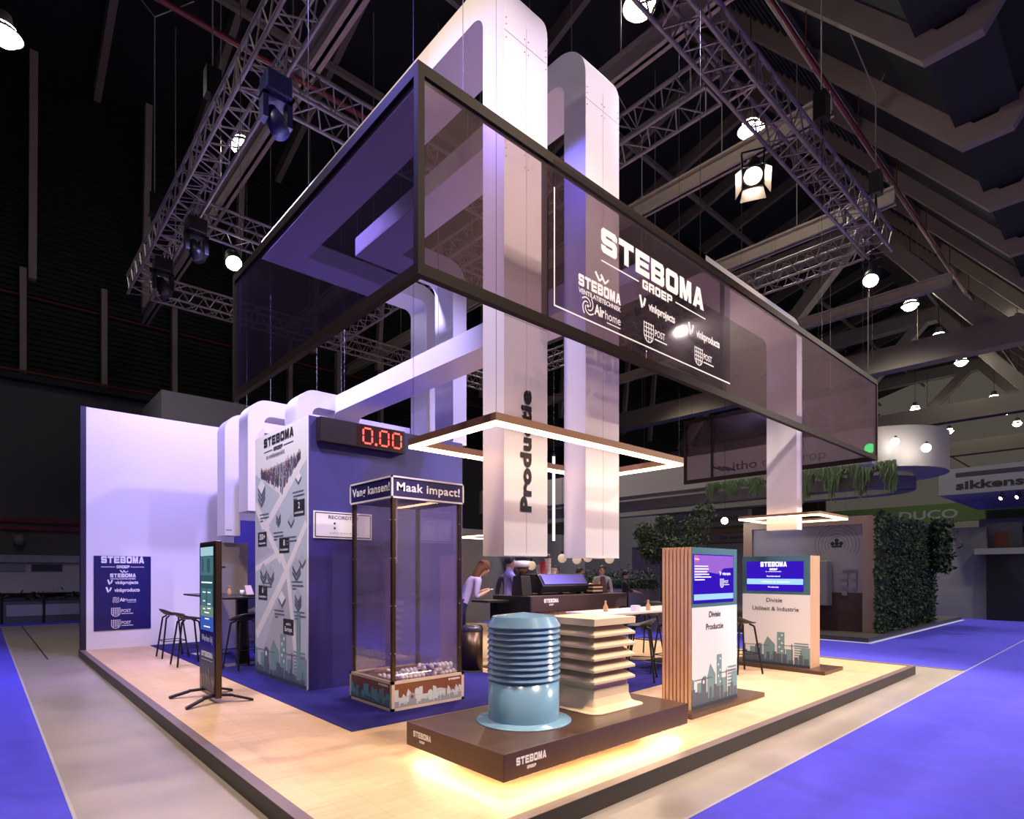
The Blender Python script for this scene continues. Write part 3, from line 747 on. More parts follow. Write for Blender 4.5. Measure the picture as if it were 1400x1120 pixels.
# ------------------------------------------------------------------ square ring lights
def ring(x0, x1, y0, y1, z, lab, h=.075, wd=.055):
    t = thing('ring_light', lab, 'lamp', ((x0 + x1) / 2, (y0 + y1) / 2, z), group='square ring lights on the stand')
    m = MB()
    def rim(z0, z1, g):
        a0, a1, b0, b1 = x0 + g, x1 - g, y0 + g, y1 - g; w = wd - 2 * g
        m.box(a0, a1, b0, b0 + w, z0, z1); m.box(a0, a1, b1 - w, b1, z0, z1); m.box(a0, a0 + w, b0 + w, b1 - w, z0, z1); m.box(a1 - w, a1, b0 + w, b1 - w, z0, z1)
    rim(z + .022, z + h, 0); m.build('profile', mat('ring profile', (.30, .17, .10), .4), t); m = MB()
    rim(z, z + .0215, .004); m.build('diffuser', warmled, t)
    for x in (x0 + .03, x1 - .03):
        for y in (y0 + .03, y1 - .03): m = MB(); m.tube((x, y, z + h), (x, y, 7.3), .0015, n=4); m.build('cable', blackm, t)
ring(2.5, 4.78, 2.9, 3.96, 2.43, 'large warm square ring light around the twin ducts')
ring(9.15, 10.35, 3.3, 4.55, 2.3, 'small warm square ring light around the duct over the far kiosk', h=.06)
ring(8.6, 9.9, 10.4, 11.5, 2.3, 'warm square ring light hanging behind the lettered duct over the bar')
t = thing('tube_light', 'slim vertical white tube light between the two tall ducts', 'lamp', (5.45, 5.18, 1.85))
m = MB(); m.tube((5.45, 5.18, 1.86), (5.45, 5.18, 2.94), .018, n=10); m.build('tube', emis('tube glow', (.75, .72, 1), 2.2), t)
m = MB(); m.tube((5.45, 5.18, 2.94), (5.45, 5.18, 2.97), .02); m.tube((5.45, 5.18, 2.97), (5.45, 5.18, 7.4), .002, n=4); m.build('cable', blackm, t)

# ------------------------------------------------------------------ see-through banner box
BX0, BX1, BY0, BY1, BZ0, BZ1 = 1.86, 10.2, 2.84, 6.16, 3.17, 4.40
t = thing('banner_box', 'huge smoked see-through banner box hanging over the stand', 'banner', (6, 4.5, BZ0))
g = .07
m = MB(); m.box(BX0 + .02, BX1 - .02, BY0 + .012, BY0 + .016, BZ0 + .04, BZ1 - .04); m.build('front_fabric', fabric, t)
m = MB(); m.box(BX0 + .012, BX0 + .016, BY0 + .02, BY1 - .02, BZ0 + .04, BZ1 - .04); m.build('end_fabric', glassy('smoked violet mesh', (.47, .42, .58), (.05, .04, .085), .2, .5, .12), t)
m = MB(); m.box(BX1 - .016, BX1 - .012, BY0 + .02, BY1 - .02, BZ0 + .04, BZ1 - .04); m.build('end_fabric', fabric, t)
for nm, z in (('top_rail', BZ1 - g), ('bottom_rail', BZ0)):
    m = MB()
    m.box(BX0, BX1, BY0, BY0 + g * .7, z, z + g); m.box(BX0, BX0 + g * .7, BY0 + g * .7, BY1, z, z + g); m.box(BX1 - g * .7, BX1, BY0 + g * .7, BY1, z, z + g)
    m.build(nm, framem, t)
for x, y in ((BX0, BY0), (BX1 - .045, BY0), (BX0, BY1 - .045), (BX1 - .045, BY1 - .045)):
    bx(x, x + .045, y, y + .045, BZ0 + g, BZ1 - g).build('corner_post', framem, t)
for x in (2.91, 5.42): bx(x, x + .04, BY0 + .017, BY0 + .045, BZ0 + g, BZ1 - g).build('upright', framem, t)
bx(BX1 - .045, BX1 - .017, 5.55, 5.59, BZ0 + g, BZ1 - g).build('upright', framem, t)
for x, y in ((2.2, BY0 + .02), (5, BY0 + .02), (8, BY0 + .02), (10, BY0 + .02), (BX0 + .02, 4.4), (BX0 + .02, 6.0), (BX1 - .02, 4.4), (BX1 - .02, 6.0)):
    m = MB(); m.tube((x, y, BZ1), (x, y, 7.3), .0025, n=4); m.build('cable', blackm, t)
m = MB(); m.box(2.956, 5.478, BY0 - .03, BY0 - .022, BZ0 + .14, BZ1 - .06); pl = m.build('logo_plate', acryl, t)
f = Face((2.956, BY0 - .03, BZ0 + .14), (1, 0, 0), (0, 0, 1), lift=.001)
f.rect(.0, .012, .0, .83, wprint); f.rect(.0, 2.52, .0, .012, wprint); f.build('border_line', pl)
f.block('STEBOMA', 1.27, .572, .19, wprint, 1.5); f.block('GROEP', 1.27, .468, .075, wprint, .44)
f.rect(.52, 1.0, .50, .511, wprint); f.rect(1.54, 2.05, .50, .511, wprint); f.build('title_lettering', pl)
f.vent_logo(.51, .235, .5, wprint); f.build('logo', pl); f.air_logo(.55, .075, .5, wprint); f.build('logo', pl)
f.vink_logo(1.27, .315, .52, wprint, 'vinkprojects'); f.build('logo', pl); f.vink_logo(2.03, .30, .56, wprint, 'vinkproducts'); f.build('logo', pl)
f.post_logo(1.27, .075, .44, wprint); f.build('logo', pl); f.post_logo(2.06, .075, .44, wprint); f.build('logo', pl)
f = Face((BX1 - .01, 4.5, BZ0 + .2), (0, 1, 0), (0, 0, 1), lift=.001)
f.vent_logo(-.35, .55, .5, ink); f.build('logo', t); f.air_logo(-.3, .2, .56, ink); f.build('logo', t); f.vink_logo(.8, .5, .5, ink, 'vinkproducts'); f.build('logo', t)

# ------------------------------------------------------------------ kiosks
def slats(t, horiz, c0, c1, fixed0, fixed1, z0, z1, n):
    m = MB(); p = (c1 - c0) / n
    for i in range(n):
        a = c0 + i * p; b = a + p * .72
        if horiz: m.box(a, b, fixed0, fixed1, z0, z1)
        else: m.box(fixed0, fixed1, a, b, z0, z1)
    m.build('slat_cladding', slat_oak, t)
t = thing('info_kiosk', 'info kiosk with slatted wood side and split blue and rose screen', 'kiosk', (5.8, 3.33, 0))
bx(5.18, 6.78, 3.05, 3.66, .0, .05).build('foot_plate', walnut, t)
bx(5.345, 6.30, 3.158, 3.50, .05, 1.70).build('kiosk_body', mat('kiosk core', (.03, .02, .016), .6), t)
slats(t, False, 3.15, 3.50, 5.332, 5.345, .05, 1.71, 8)
bx(5.335, 6.30, 3.15, 3.158, .05, 1.09).build('lower_panel', paper, t)
bx(5.335, 6.30, 3.15, 3.158, 1.09, 1.71).build('screen_surround', teal, t)
bx(5.365, 6.21, 3.144, 3.15, 1.135, 1.64).build('screen', scr_blue, t)
f = Face((5.365, 3.144, 1.135), (1, 0, 0), (0, 0, 1), lift=.0015)
f.rect(.01, .835, .03, .09, scr_light); f.poly([(.01, .495), (.835, .495), (.835, .37), (.62, .36), (.5, .3), (.3, .32), (.01, .25)], scr_mauve); f.rect(.01, .1, .42, .495, scr_rose, l=.0004)
f.text('Welkom', .02, .445, .02, scr_text, align='l', bold=.01)
for i, w in enumerate((.27, .28, .25, .29, .33, .2)): f.rect(.02, .02 + w, .375 - i * .028, .386 - i * .028, scr_text, l=.001)
f.vink_logo(.65, .29, .24, scr_text, 'vinkprojects'); f.post_logo(.66, .17, .26, scr_text); f.build('screen_image', t)
f = Face((5.335, 3.15, .05), (1, 0, 0), (0, 0, 1)); f.text('Divisie', .47, .93, .065, ink, w=.24, bold=.012); f.text('Productie', .47, .80, .065, ink, w=.36, bold=.012); f.build('lettering', t)
f.skyline(.0, .965, .0, .52, skyl, 2); f.build('skyline_print', t)
t = thing('info_kiosk', 'info kiosk with indigo menu screen and plain wood side near the deck edge', 'kiosk', (9.13, 3.88, 0))
bx(8.78, 9.5, 3.1, 4.62, .0, .05).build('foot_plate', walnut, t)
bx(8.958, 9.31, 3.368, 4.38, .05, 1.69).build('kiosk_body', mat('kiosk core', (.03, .02, .016), .6), t)
m = MB()
for i in range(8): m.box(8.955 + i * .0445, 8.955 + i * .0445 + .034, 3.355, 3.368, .05, 1.70)
m.build('slat_cladding', slat_oak, t)
bx(8.95, 8.958, 3.36, 4.38, .05, 1.12).build('lower_panel', paper, t)
bx(8.95, 8.958, 3.36, 4.38, 1.12, 1.70).build('screen_surround', teal, t)
bx(8.944, 8.95, 3.45, 4.31, 1.17, 1.62).build('screen', scr_blue, t)
f = Face((8.944, 4.31, 1.17), (0, -1, 0), (0, 0, 1), lift=.0015)
f.rect(.005, .855, .1, .185, scr_light); f.main_logo(.42, .37, .40, scr_text, line=False); f.text('de ventilatiespecialist', .42, .29, .015, scr_text, w=.24, bold=.02)
f.text('Residentieel', .42, .215, .022, scr_text, w=.2, bold=.02); f.text('Utiliteit & Industrie', .45, .13, .025, scr_text, w=.42, bold=.02); f.text('Productie', .42, .05, .022, scr_text, w=.16, bold=.02)
f.build('screen_image', t)
f = Face((8.95, 4.38, .05), (0, -1, 0), (0, 0, 1)); f.text('Divisie', .50, .95, .065, ink, w=.24, bold=.01); f.text('Utiliteit & Industrie', .51, .82, .065, ink, w=.7, bold=.01); f.build('lettering', t)
f.skyline(.0, 1.02, .0, .5, skyl, 2); f.build('skyline_print', t)
# totem
t = thing('digital_totem', 'slim black digital totem with lit screen on splayed feet', 'totem', (1.95, 7.22, 0))
bx(1.915, 1.98, 6.93, 7.56, .06, 1.80).build('totem_body', bronze, t, bev=.006)
bx(1.909, 1.915, 6.955, 7.535, .09, 1.77).build('front_glass', mat('totem glass', (.01, .01, .014), .12), t)
f = Face((1.909, 7.535, .09), (0, -1, 0), (0, 0, 1), lift=.0012)
sc = [emis('totem sky', (.36, .58, .66), .7), emis('totem teal', (.03, .08, .105), .8), emis('totem mid', (.06, .14, .17), .8), emis('totem blue', (.03, .07, .3), 1), emis('totem olive', (.10, .16, .13), 1)]
f.rect(.04, .54, .70, 1.65, sc[1]); f.rect(.04, .54, 1.55, 1.65, sc[0], l=.0003); f.rect(.04, .54, 1.33, 1.54, sc[2], l=.0003); f.rect(.04, .54, .86, .98, sc[4], l=.0003); f.rect(.04, .54, .70, .86, sc[3], l=.0003)
for a in (.1, .3, .36): f.rect(a, a + .06, 1.36, 1.52, sc[1], l=.0006)
f.rect(.07, .27, .98, 1.18, sc[2], l=.0003); f.rect(.31, .5, .98, 1.18, sc[2], l=.0003)
f.rect(.08, .5, 1.24, 1.255, scr_text, l=.0008)
for a, b, w in ((.13, 1.13, .12), (.32, 1.13, .12), (.15, 1.03, .08), (.32, 1.0, .12), (.15, .94, .08), (.32, .95, .12), (.2, .9, .18), (.22, .83, .16), (.18, .74, .24)): f.rect(a, a + w, b, b + .012, scr_text, l=.0008)
f.text('Werken bij', .3, .58, .075, wprint, w=.42, bold=.005); f.block('STEBOMA', .3, .4, .06, wprint, .44); f.rect(.08, .52, .365, .37, wprint)
f.skyline(.08, .56, .02, .26, (mat('grey totem print', (.2, .2, .19), .5), mat('grey totem print dark', (.12, .12, .12), .5), blackm, blackm), 6)
f.build('totem_image', t)
for sx in (-1, 1):
    for sy in (0, 1):
        y = 7.0 + sy * .48; m = MB()
        xa = 1.948 + sx * .03; xb = 1.948 + sx * .15; xc = 1.948 + sx * .34; yy = y + (sy - .5) * .25
        m.prism([(xa, y - .03, .075), (xa, y + .03, .075), (xa, y + .03, .10), (xa, y - .03, .10)], (xb - xa, (sy - .5) * .1, -.01))
        m.prism([(xb, y - .03 + (sy - .5) * .1, .06), (xb, y + .03 + (sy - .5) * .1, .06), (xb, y + .03 + (sy - .5) * .1, .085), (xb, y - .03 + (sy - .5) * .1, .085)], (xc - xb, (sy - .5) * .15, -.06))
        m.build('foot', blackm, t)
m = MB(); m.tube((1.948, 7.0, .07), (1.948, 7.48, .07), .025); m.build('foot_beam', blackm, t)
m = MB(); m.box(1.98, 2.02, 6.94, 6.955, 1.5, 1.52); m.build('latch', blackm, t)

# ------------------------------------------------------------------ furniture
def make_stool(label, group):
    t = thing('bar_stool', label, 'stool', (0, 0, 0), 0, group, local=True)
    m = MB(); NU, NV = 24, 8; vs = []; fs = []
    def surf(u, v, off):
        a = 2 * PI * u / NU; r = v / NV
        back = max(0, math.cos(a)); side = abs(math.sin(a))
        z = .735 + .10 * (r ** 3) * (back ** 1.2) + .028 * r ** 3 * side + (-.01 if back == 0 and r > .8 else 0)
        return (r * (.185 if math.cos(a) < 0 else .2) * math.cos(a), r * .225 * math.sin(a), z - off * (1 - .25 * r))
    for o in (0, .022):
        for v in range(NV + 1):
            for u in range(NU): vs.append(surf(u, v, o))
    K = (NV + 1) * NU
    for v in range(NV):
        for u in range(NU):
            w = (u + 1) % NU
            fs.append((v * NU + u, (v + 1) * NU + u, (v + 1) * NU + w, v * NU + w)); fs.append((K + v * NU + u, K + v * NU + w, K + (v + 1) * NU + w, K + (v + 1) * NU + u))
    for u in range(NU):
        w = (u + 1) % NU; fs.append((NV * NU + u, K + NV * NU + u, K + NV * NU + w, NV * NU + w))
    m.add(vs, fs, None, True); m.build('seat', mat('black shell', (.018, .015, .016), .4), t)
    for sx in (-1, 1):
        for sy in (-1, 1):
            m = MB(); m.tube((.07 * sx, .09 * sy, .712), (.12 * sx, .135 * sy, .68), .013); m.tube((.12 * sx, .135 * sy, .68), (.2 * sx, .215 * sy, .006), .0135, n=8); m.build('leg', blackm, t)
    q = [(.167 * a, .18 * b, .29) for a, b in ((-1, -1), (1, -1), (1, 1), (-1, 1), (-1, -1))]
    m = MB(); m.path(q, .007); m.build('footrest', blackm, t)
    return t
ST = [(2.45, 11.35, 180, 'black bar stool against the white wall, first beside the poster'), (2.42, 10.2, 180, 'black bar stool between the totem and the poster wall, second from the poster'),
      (2.95, 9.25, -75, 'black bar stool half hidden behind the digital totem'), (3.72, 11.0, 20, 'black bar stool under the bar table beside the printed block'),
      (6.6, 4.66, -60, 'black bar stool behind the cream cowl at the white table'), (7.25, 4.6, -88, 'black bar stool seen against the slatted side of the nearer kiosk'),
      (8.17, 4.02, 150, 'black bar stool standing between the two kiosks'), (8.6, 5.93, 95, 'black bar stool on the far side of the white table by the counter end')]
st0 = None
for x, y, r, lab in ST:
    if st0 is None: o = st0 = make_stool(lab, 'black shell bar stools')
    else: o = copy_tree(st0)
    o.location = (x, y, .006 if (x > 2.6 and y > 4.9) else 0); o.rotation_euler = (0, 0, math.radians(r)); o['label'] = lab
t = thing('bar_table', 'black bar table by the white wall with two slab legs', 'table', (3.05, 10.8, 0))
bx(2.72, 3.34, 9.4, 11.8, 1.04, 1.07).build('table_top', black, t, bev=.003)
for y in (9.65, 11.35): bx(2.98, 3.14, y, y + .08, .012, 1.04).build('leg', blackm, t)
for y in (9.52, 11.22): bx(2.78, 3.34, y, y + .34, .006, .012).build('foot', mat('steel foot', (.35, .33, .36), .25, metal=.8), t)
t = thing('long_table', 'long white topped table behind the cream cowl', 'table', (7.4, 5.3, 0))
bx(6.25, 8.7, 4.95, 5.7, .855, .885).build('table_top', mat('table white', (.72, .62, .56), .4), t, bev=.003)
for x in (6.6, 8.25): bx(x, x + .1, 5.25, 5.4, .006, .855).build('leg', blackm, t)
for x in (6.4, 8.05): bx(x, x + .5, 5.0, 5.65, .0, .006).build('foot', blackm, t)
# bar counter
t = thing('bar_counter', 'dark bar counter with white logo and ribbed front under a thick top', 'counter', (7.15, 6.6, 0))
bx(6.05, 8.38, 6.2, 7.05, .86, 1.095).build('counter_top', mat('counter brown', (.05, .028, .027), .4), t, bev=.004)
bx(6.02, 6.049, 6.2, 7.05, .0, 1.09).build('counter_end', black, t)
m = MB()
for i in range(60): m.box(6.1 + i * .0355, 6.12 + i * .0355, 6.245, 6.26, .0, .86)
m.build('ribbed_front', slat_oak, t); bx(6.08, 8.35, 6.26, 7.0, .0, .86).build('counter_body', black, t)
f = Face((6.05, 6.2, .86), (1, 0, 0), (0, 0, 1)); f.main_logo(.42, .13, .32, wprint, line=False); f.build('logo_print', t)
# coffee machine
t = thing('coffee_machine', 'long black and violet espresso machine on the bar counter', 'coffee machine', (6.95, 6.62, 1.096))
m = MB(); m.prism([(6.45, 6.42, 1.13), (6.45, 6.36, 1.24), (6.45, 6.48, 1.42), (6.45, 6.98, 1.42), (6.45, 6.98, 1.13)], (1.1, 0, 0)); m.build('machine_body', black, t, bev=.01)
m = MB(); m.prism([(6.5, 6.368, 1.265), (6.5, 6.468, 1.415), (6.5, 6.463, 1.419), (6.5, 6.363, 1.269)], (1.0, 0, 0)); m.build('back_panel', mat('violet steel', (.25, .22, .5), .25, metal=.6), t)
for x in (6.5, 7.42):
    for y in (6.48, 6.9): bx(x, x + .06, y, y + .05, 1.096, 1.13).build('foot', blackm, t)
bx(6.5, 7.5, 6.5, 6.94, 1.42, 1.428).build('cup_tray', alu, t)
t = thing('coffee_grinder', 'coffee grinder with glass bean hopper beside the espresso machine', 'grinder', (6.2, 6.55, 1.096))
m = MB(); m.prism([(6.1, 6.45, 1.096), (6.1, 6.7, 1.096), (6.1, 6.66, 1.4), (6.1, 6.49, 1.4)], (.2, 0, 0)); m.build('grinder_body', black, t, bev=.01)
m = MB(); m.lathe([(.04, 1.4), (.05, 1.43), (.06, 1.44), (.11, 1.53), (.105, 1.53), (.055, 1.445), (.035, 1.41)], (6.2, 6.57, 0), n=24); m.build('bean_hopper', glassy('hopper glass', (.7, .55, .5), (.2, .09, .04), .35, 1, .03), t)
m = MB(); m.lathe([(.0001, 1.44), (.05, 1.445), (.095, 1.51), (.0001, 1.52)], (6.2, 6.57, 0), n=24); m.build('coffee_beans', mat('beans', (.12, .045, .02), .5, noise=.5, nscale=90), t)
m = MB(); m.lathe([(.112, 1.53), (.118, 1.53), (.118, 1.63), (.0001, 1.635), (.112, 1.62)], (6.2, 6.57, 0), n=24); m.build('hopper_lid', mat('hopper lid', (.6, .55, .62), .4), t)
cupm = mat('white paper cup', (.75, .68, .64), .6)
def cups(x, y, n, m_, lab, r=.052, lid=None):
    for i in range(n):
        z = 1.429 + i * .052
        if lid is None:
            m = MB(); m.lathe([(r * .75, 0), (r, .095), (r * 1.05, .095), (r * .97, .09), (r * .7, .004), (.0001, .004)], (0, 0, 0), n=20); o = m.build('paper_cup', m_)
        o.location = (x, y, z); tag(o, lab, 'cup', 'paper cups stacked on the espresso machine')
cups(6.83, 6.62, 4, cupm, 'white paper cup in the tall stack on the espresso machine'); cups(6.75, 6.74, 2, cupm, 'white paper cup in the shorter stack behind the tall one')
cups(6.69, 6.6, 3, mat('red paper cup', (.5, .06, .07), .5), 'red paper cup stacked on the espresso machine'); cups(6.98, 6.64, 1, cupm, 'single white cup beside the tall cup stack', r=.055)
m = MB(); m.lathe([(.0001, .07), (.03, .066), (.045, .045), (.05, .012), (.052, 0), (.0001, 0)][::-1], (0, 0, 0), n=20); o = m.build('cup_lid', blackm); o.location = (6.83, 6.62, 1.681); tag(o, 'black lid stack on top of the white paper cups', 'lid')
t = thing('menu_holder', 'dark wedge shaped menu stand at the end of the counter', 'menu stand', (8.02, 6.45, 1.096))
m = MB(); m.prism([(7.94, 6.4, 1.096), (8.1, 6.4, 1.096), (8.02, 6.4, 1.38)], (0, .1, 0)); m.build('stand_body', walnut, t)
m = MB(); m.prism([(7.85, 6.42, 1.096), (7.92, 6.42, 1.096), (7.92, 6.42, 1.3), (7.88, 6.42, 1.3)], (0, .1, 0)); m.build('side_board', mat('tan board', (.35, .2, .15), .5), t)
t = thing('cookie_box', 'small striped wooden box on the counter beside the menu stand', 'box', (7.72, 6.4, 1.096))
bx(7.58, 7.82, 6.3, 6.5, 1.096, 1.25).build('box_body', black, t); bx(7.575, 7.825, 6.295, 6.505, 1.13, 1.16).build('band', slat_oak, t); bx(7.575, 7.825, 6.295, 6.505, 1.19, 1.22).build('band', slat_oak, t)
m = MB(); m.lathe([(.0001, .0), (.08, .0), (.085, .012), (.0001, .012)], (0, 0, 0), n=20, axis=(0, -.8, .3)); o = m.build('wooden_plate', mat('red wood', (.35, .13, .07), .5)); o.location = (7.84, 6.56, 1.19); tag(o, 'round wooden plate propped behind the striped box', 'plate')
t = thing('glass_dome', 'clear glass dome on the counter beside the espresso machine', 'dome', (7.72, 6.75, 1.096))
m = MB(); m.lathe([(.15, 1.12), (.15, 1.24), (.12, 1.31), (.06, 1.35), (.0001, 1.36)], (7.72, 6.75, 0), n=28); m.build('dome_glass', clear, t); m = MB(); m.lathe([(.0001, 1.097), (.16, 1.097), (.16, 1.12), (.0001, 1.12)], (7.72, 6.75, 0), n=28); m.build('tray', alu, t)
t = thing('side_table', 'small black high table between the bin and the counter', 'table', (5.75, 6.98, 0))
bx(5.56, 5.98, 6.62, 7.02, 1.0, 1.03).build('table_top', black, t); bx(5.8, 5.88, 6.78, 6.86, .01, 1.0).build('leg', blackm, t); bx(5.68, 6.0, 6.66, 6.98, .0, .01).build('foot', blackm, t)
# things on tables
def small(name, mb, m_, loc, lab, cat, group=None):
    o = mb.build(name, m_); o.location = loc; return tag(o, lab, cat, group)
def bottle_mb():
    m = MB(); m.lathe([(.0001, 0), (.032, 0), (.034, .01), (.034, .07), (.014, .11), (.013, .14), (.016, .141), (.016, .155), (.0001, .155)], n=16); return m
amber = mat('amber bottle', (.6, .36, .16), .3)
small('bottle', bottle_mb(), amber, (3.1, 10.45, 1.07), 'small amber bottle on the black bar table', 'bottle', 'small bottles')
small('bottle', bottle_mb(), amber, (6.72, 5.35, .885), 'small amber bottle on the white table beside the counter rib front', 'bottle', 'small bottles')
small('bottle', bottle_mb(), amber, (7.42, 5.1, .885), 'small amber bottle beside the white box on the white table', 'bottle', 'small bottles')
small('snack_box', bx(-.05, .05, -.05, .05, 0, .085), mat('white card', (.72, .66, .7), .6), (7.1, 5.1, .885), 'small white card box on the white table', 'box')
m = MB(); m.prism([(-.06, -.05, 0), (.06, -.05, 0), (.03, .03, .17), (-.07, .03, .17)], (0, .005, 0)); small('table_card', m, mat('pink card', (.6, .45, .5), .6), (3.28, 10.0, 1.07), 'tilted pale card at the end of the black bar table', 'card')
m = MB(); m.lathe([(.0001, 0), (.03, 0), (.035, .09), (.033, .09), (.028, .005), (.0001, .005)], n=16); small('drinking_glass', m, mat('white cup', (.7, .66, .7), .4), (3.2, 10.12, 1.07), 'small white cup beside the tilted card', 'cup')
small('tray', bx(-.1, .1, -.13, .13, 0, .03), black, (3.2, 9.65, 1.07), 'black tray on the black bar table', 'tray')
# bin
t = thing('waste_bin', 'round dark bronze waste bin beside the ball machine', 'bin', (5.345, 6.72, 0))
m = MB(); m.lathe([(.0001, .012), (.15, .012), (.15, .6), (.0001, .6)], (5.345, 6.72, 0), n=36); m.build('bin_body', bronze, t)
m = MB(); m.lathe([(.153, .0), (.153, .03), (.0001, .03), (.0001, .0)], (5.345, 6.72, 0), n=36); m.build('base_ring', rubber, t)
m = MB(); m.lathe([(.155, .6), (.155, .64), (.13, .68), (.0001, .69), (.0001, .6)], (5.345, 6.72, 0), n=36); m.build('lid', mat('bin lid', (.03, .025, .05), .25), t)

# ------------------------------------------------------------------ people
def person(label, loc, rz, shirt, trousers, hair, pose='stand', lean=0, arms='down', long_hair=False, height=1.72, turn=0, group=None):
    t = thing('person', label, 'person', loc, rz, group, local=True)
    k = height / 1.72
    V = []; R = []; G = []; E = []
    def j(p, r, g, par):
        V.append(Vector(p) * k); R.append((r if isinstance(r, tuple) else (r, r))); G.append(g)
        if par is not None: E.append((par, len(V) - 1))
        return len(V) - 1
    hz = .95 if pose == 'stand' else .56
    Rl = Matrix.Rotation(-lean, 3, 'X')
    def up(x, y, z): v = Rl @ Vector((x, y, z - .95)); return (v.x, v.y, v.z + hz)
    pel = j((0, 0, hz), (.15, .11), 'leg', None)
    sp = j(up(0, 0, 1.14), (.135, .10), 'shirt', pel); ch = j(up(0, 0, 1.34), (.165, .11), 'shirt', sp)
    nb = j(up(0, -.01, 1.46), (.075, .06), 'shirt', ch); nk = j(up(0, .005, 1.52), .05, 'skin', nb)
    Rh = Matrix.Rotation(turn, 3, 'Z')
    hb = Vector(up(0, .02, 1.56)); hl = min(lean, .35)
    Rq = Matrix.Rotation(-hl, 3, 'X') @ Rh
    def hd(x, y, z): return tuple(hb + Rq @ Vector((x, y, z)))
    h1 = j(hd(0, .005, .0), .066, 'skin', nk); h2 = j(hd(0, .005, .075), (.078, .092), 'skin', h1); h3 = j(hd(0, 0, .14), (.066, .08), 'skin', h2)
    ns = j(hd(0, .105, .055), .013, 'skin', h2)
    for s in (-1, 1):
        j(hd(.085 * s, -.005, .06), .014, 'skin', h2)
        sh = j(up(.185 * s, 0, 1.415), .058, 'shirt', ch)
        if arms == 'down': el = up(.24 * s, -.02, 1.14); wr = (up(.25 * s, .08, .93))
        elif arms == 'rest': el = up(.24 * s, .10, 1.17); wr = up(.14 * s, .34, 1.12)
        else: el = up(.23 * s, .12, 1.15); wr = tuple(Vector(el) + Vector((-.05 * s, .16, .08)))
        e = j(el, .045, 'shirt', sh); w = j(wr, .03, 'skin', e)
        d = (Vector(wr) - Vector(el)).normalized(); side = Vector((1, 0, 0))
        pm = j(tuple(Vector(wr) + d * .06), (.036, .02), 'skin', w)
        for q, L in ((-.027, .055), (-.009, .068), (.009, .064), (.027, .05)):
            a = j(tuple(Vector(wr) + d * .10 + side * q), .009, 'skin', pm)
            j(tuple(Vector(wr) + d * (.10 + L) + side * q * 1.15 + Vector((0, 0, -.02))), .008, 'skin', a)
        a = j(tuple(Vector(wr) + d * .05 - side * s * .045 + Vector((0, .01, 0))), .01, 'skin', w)
        j(tuple(Vector(wr) + d * .085 - side * s * .06 + Vector((0, .01, -.01))), .009, 'skin', a)
        hp = j((.09 * s, 0, hz - .06), (.098, .098), 'leg', pel)
        if pose == 'stand': kn = (.10 * s, .02, .49); an = (.105 * s, -.01, .09)
        else: kn = (.11 * s, .42, .52); an = (.11 * s, .40, .09)
        kk = j(kn, .062, 'leg', hp); aa = j(an, .042, 'leg', kk); j((an[0], an[1] + .06, .042), .042, 'shoe', aa); tt = j((an[0], an[1] + .16, .034), .033, 'shoe', len(V) - 1)
    me = bpy.data.meshes.new('body'); me.from_pydata([tuple(v) for v in V], E, [])
    o = bpy.data.objects.new('body', me); C.objects.link(o)
    md = o.modifiers.new('skin', 'SKIN'); md.use_smooth_shade = True
    lay = me.skin_vertices[0].data if len(me.skin_vertices) else None
    for i, r in enumerate(R): lay[i].radius = (r[0] * k, r[1] * k)
    lay[pel].use_root = True
    ss = o.modifiers.new('sub', 'SUBSURF'); ss.levels = 2; ss.render_levels = 2
    dg = bpy.context.evaluated_depsgraph_get(); dg.update()
    nm = bpy.data.meshes.new_from_object(o.evaluated_get(dg))
    bpy.data.objects.remove(o); bpy.data.meshes.remove(me)
    mats = {'shirt': shirt, 'leg': trousers, 'skin': skin_m, 'shoe': black}; keys = list(mats)
    nm.materials.clear()
    for q in keys: nm.materials.append(mats[q])
    for p in nm.polygons:
        c = p.center; best = (9, 'shirt')
        for a, b in E:
            A, B = V[a], V[b]; ab = B - A; u = max(0, min(1, (c - A).dot(ab) / max(1e-9, ab.length_squared)))
            dd = (c - A - ab * u).length / max(R[a][0] * (1 - u) + R[b][0] * u, .01)
            if dd < best[0]: best = (dd, G[b] if u > .35 else (G[a] if G[a] == G[b] or u < .35 else G[b]))
        p.material_index = keys.index(best[1]); p.use_smooth = True
    b = bpy.data.objects.new('body', nm); C.objects.link(b); b.parent = t
    m = MB()
    for s in (-1, 1): m = MB(); m.sphere([q * k for q in hd(.03 * s, .088, .085)], .011 * k, black, n=8); m.build('eye', None, t)
    m = MB(); nu, nv = 20, 10; vs = []; fs = []
    for v in range(nv + 1):
        for u in range(nu):
            a = 2 * PI * u / nu; e = PI / 2 - (PI * .62) * v / nv
            front = max(0, math.sin(a)); e = max(e, -.9 + 1.35 * front)
            r = 1.0
            vs.append([q * k for q in hd(.098 * r * math.cos(e) * math.cos(a), -.004 + .112 * math.cos(e) * math.sin(a) * (1 if math.sin(a) < 0 else .86), .085 + .118 * math.sin(e))])
    fs = [(v * nu + u, v * nu + (u + 1) % nu, (v + 1) * nu + (u + 1) % nu, (v + 1) * nu + u) for v in range(nv) for u in range(nu)]
    m.add(vs, fs, None, True)
    if long_hair:
        n = 14; rows = []
        for i, (y, z, w, d) in enumerate(((-.03, .16, .07, .07), (-.05, .08, .105, .085), (-.075, -.02, .115, .07), (-.10, -.14, .125, .06), (-.115, -.26, .125, .05), (-.12, -.36, .105, .04), (-.125, -.44, .05, .02))):
            rows.append([[q * k for q in hd(w * math.cos(2 * PI * u / n), y + d * math.sin(2 * PI * u / n), z)] for u in range(n)])
        vs = sum(rows, []); fs = [(r * n + u, r * n + (u + 1) % n, (r + 1) * n + (u + 1) % n, (r + 1) * n + u) for r in range(len(rows) - 1) for u in range(n)]
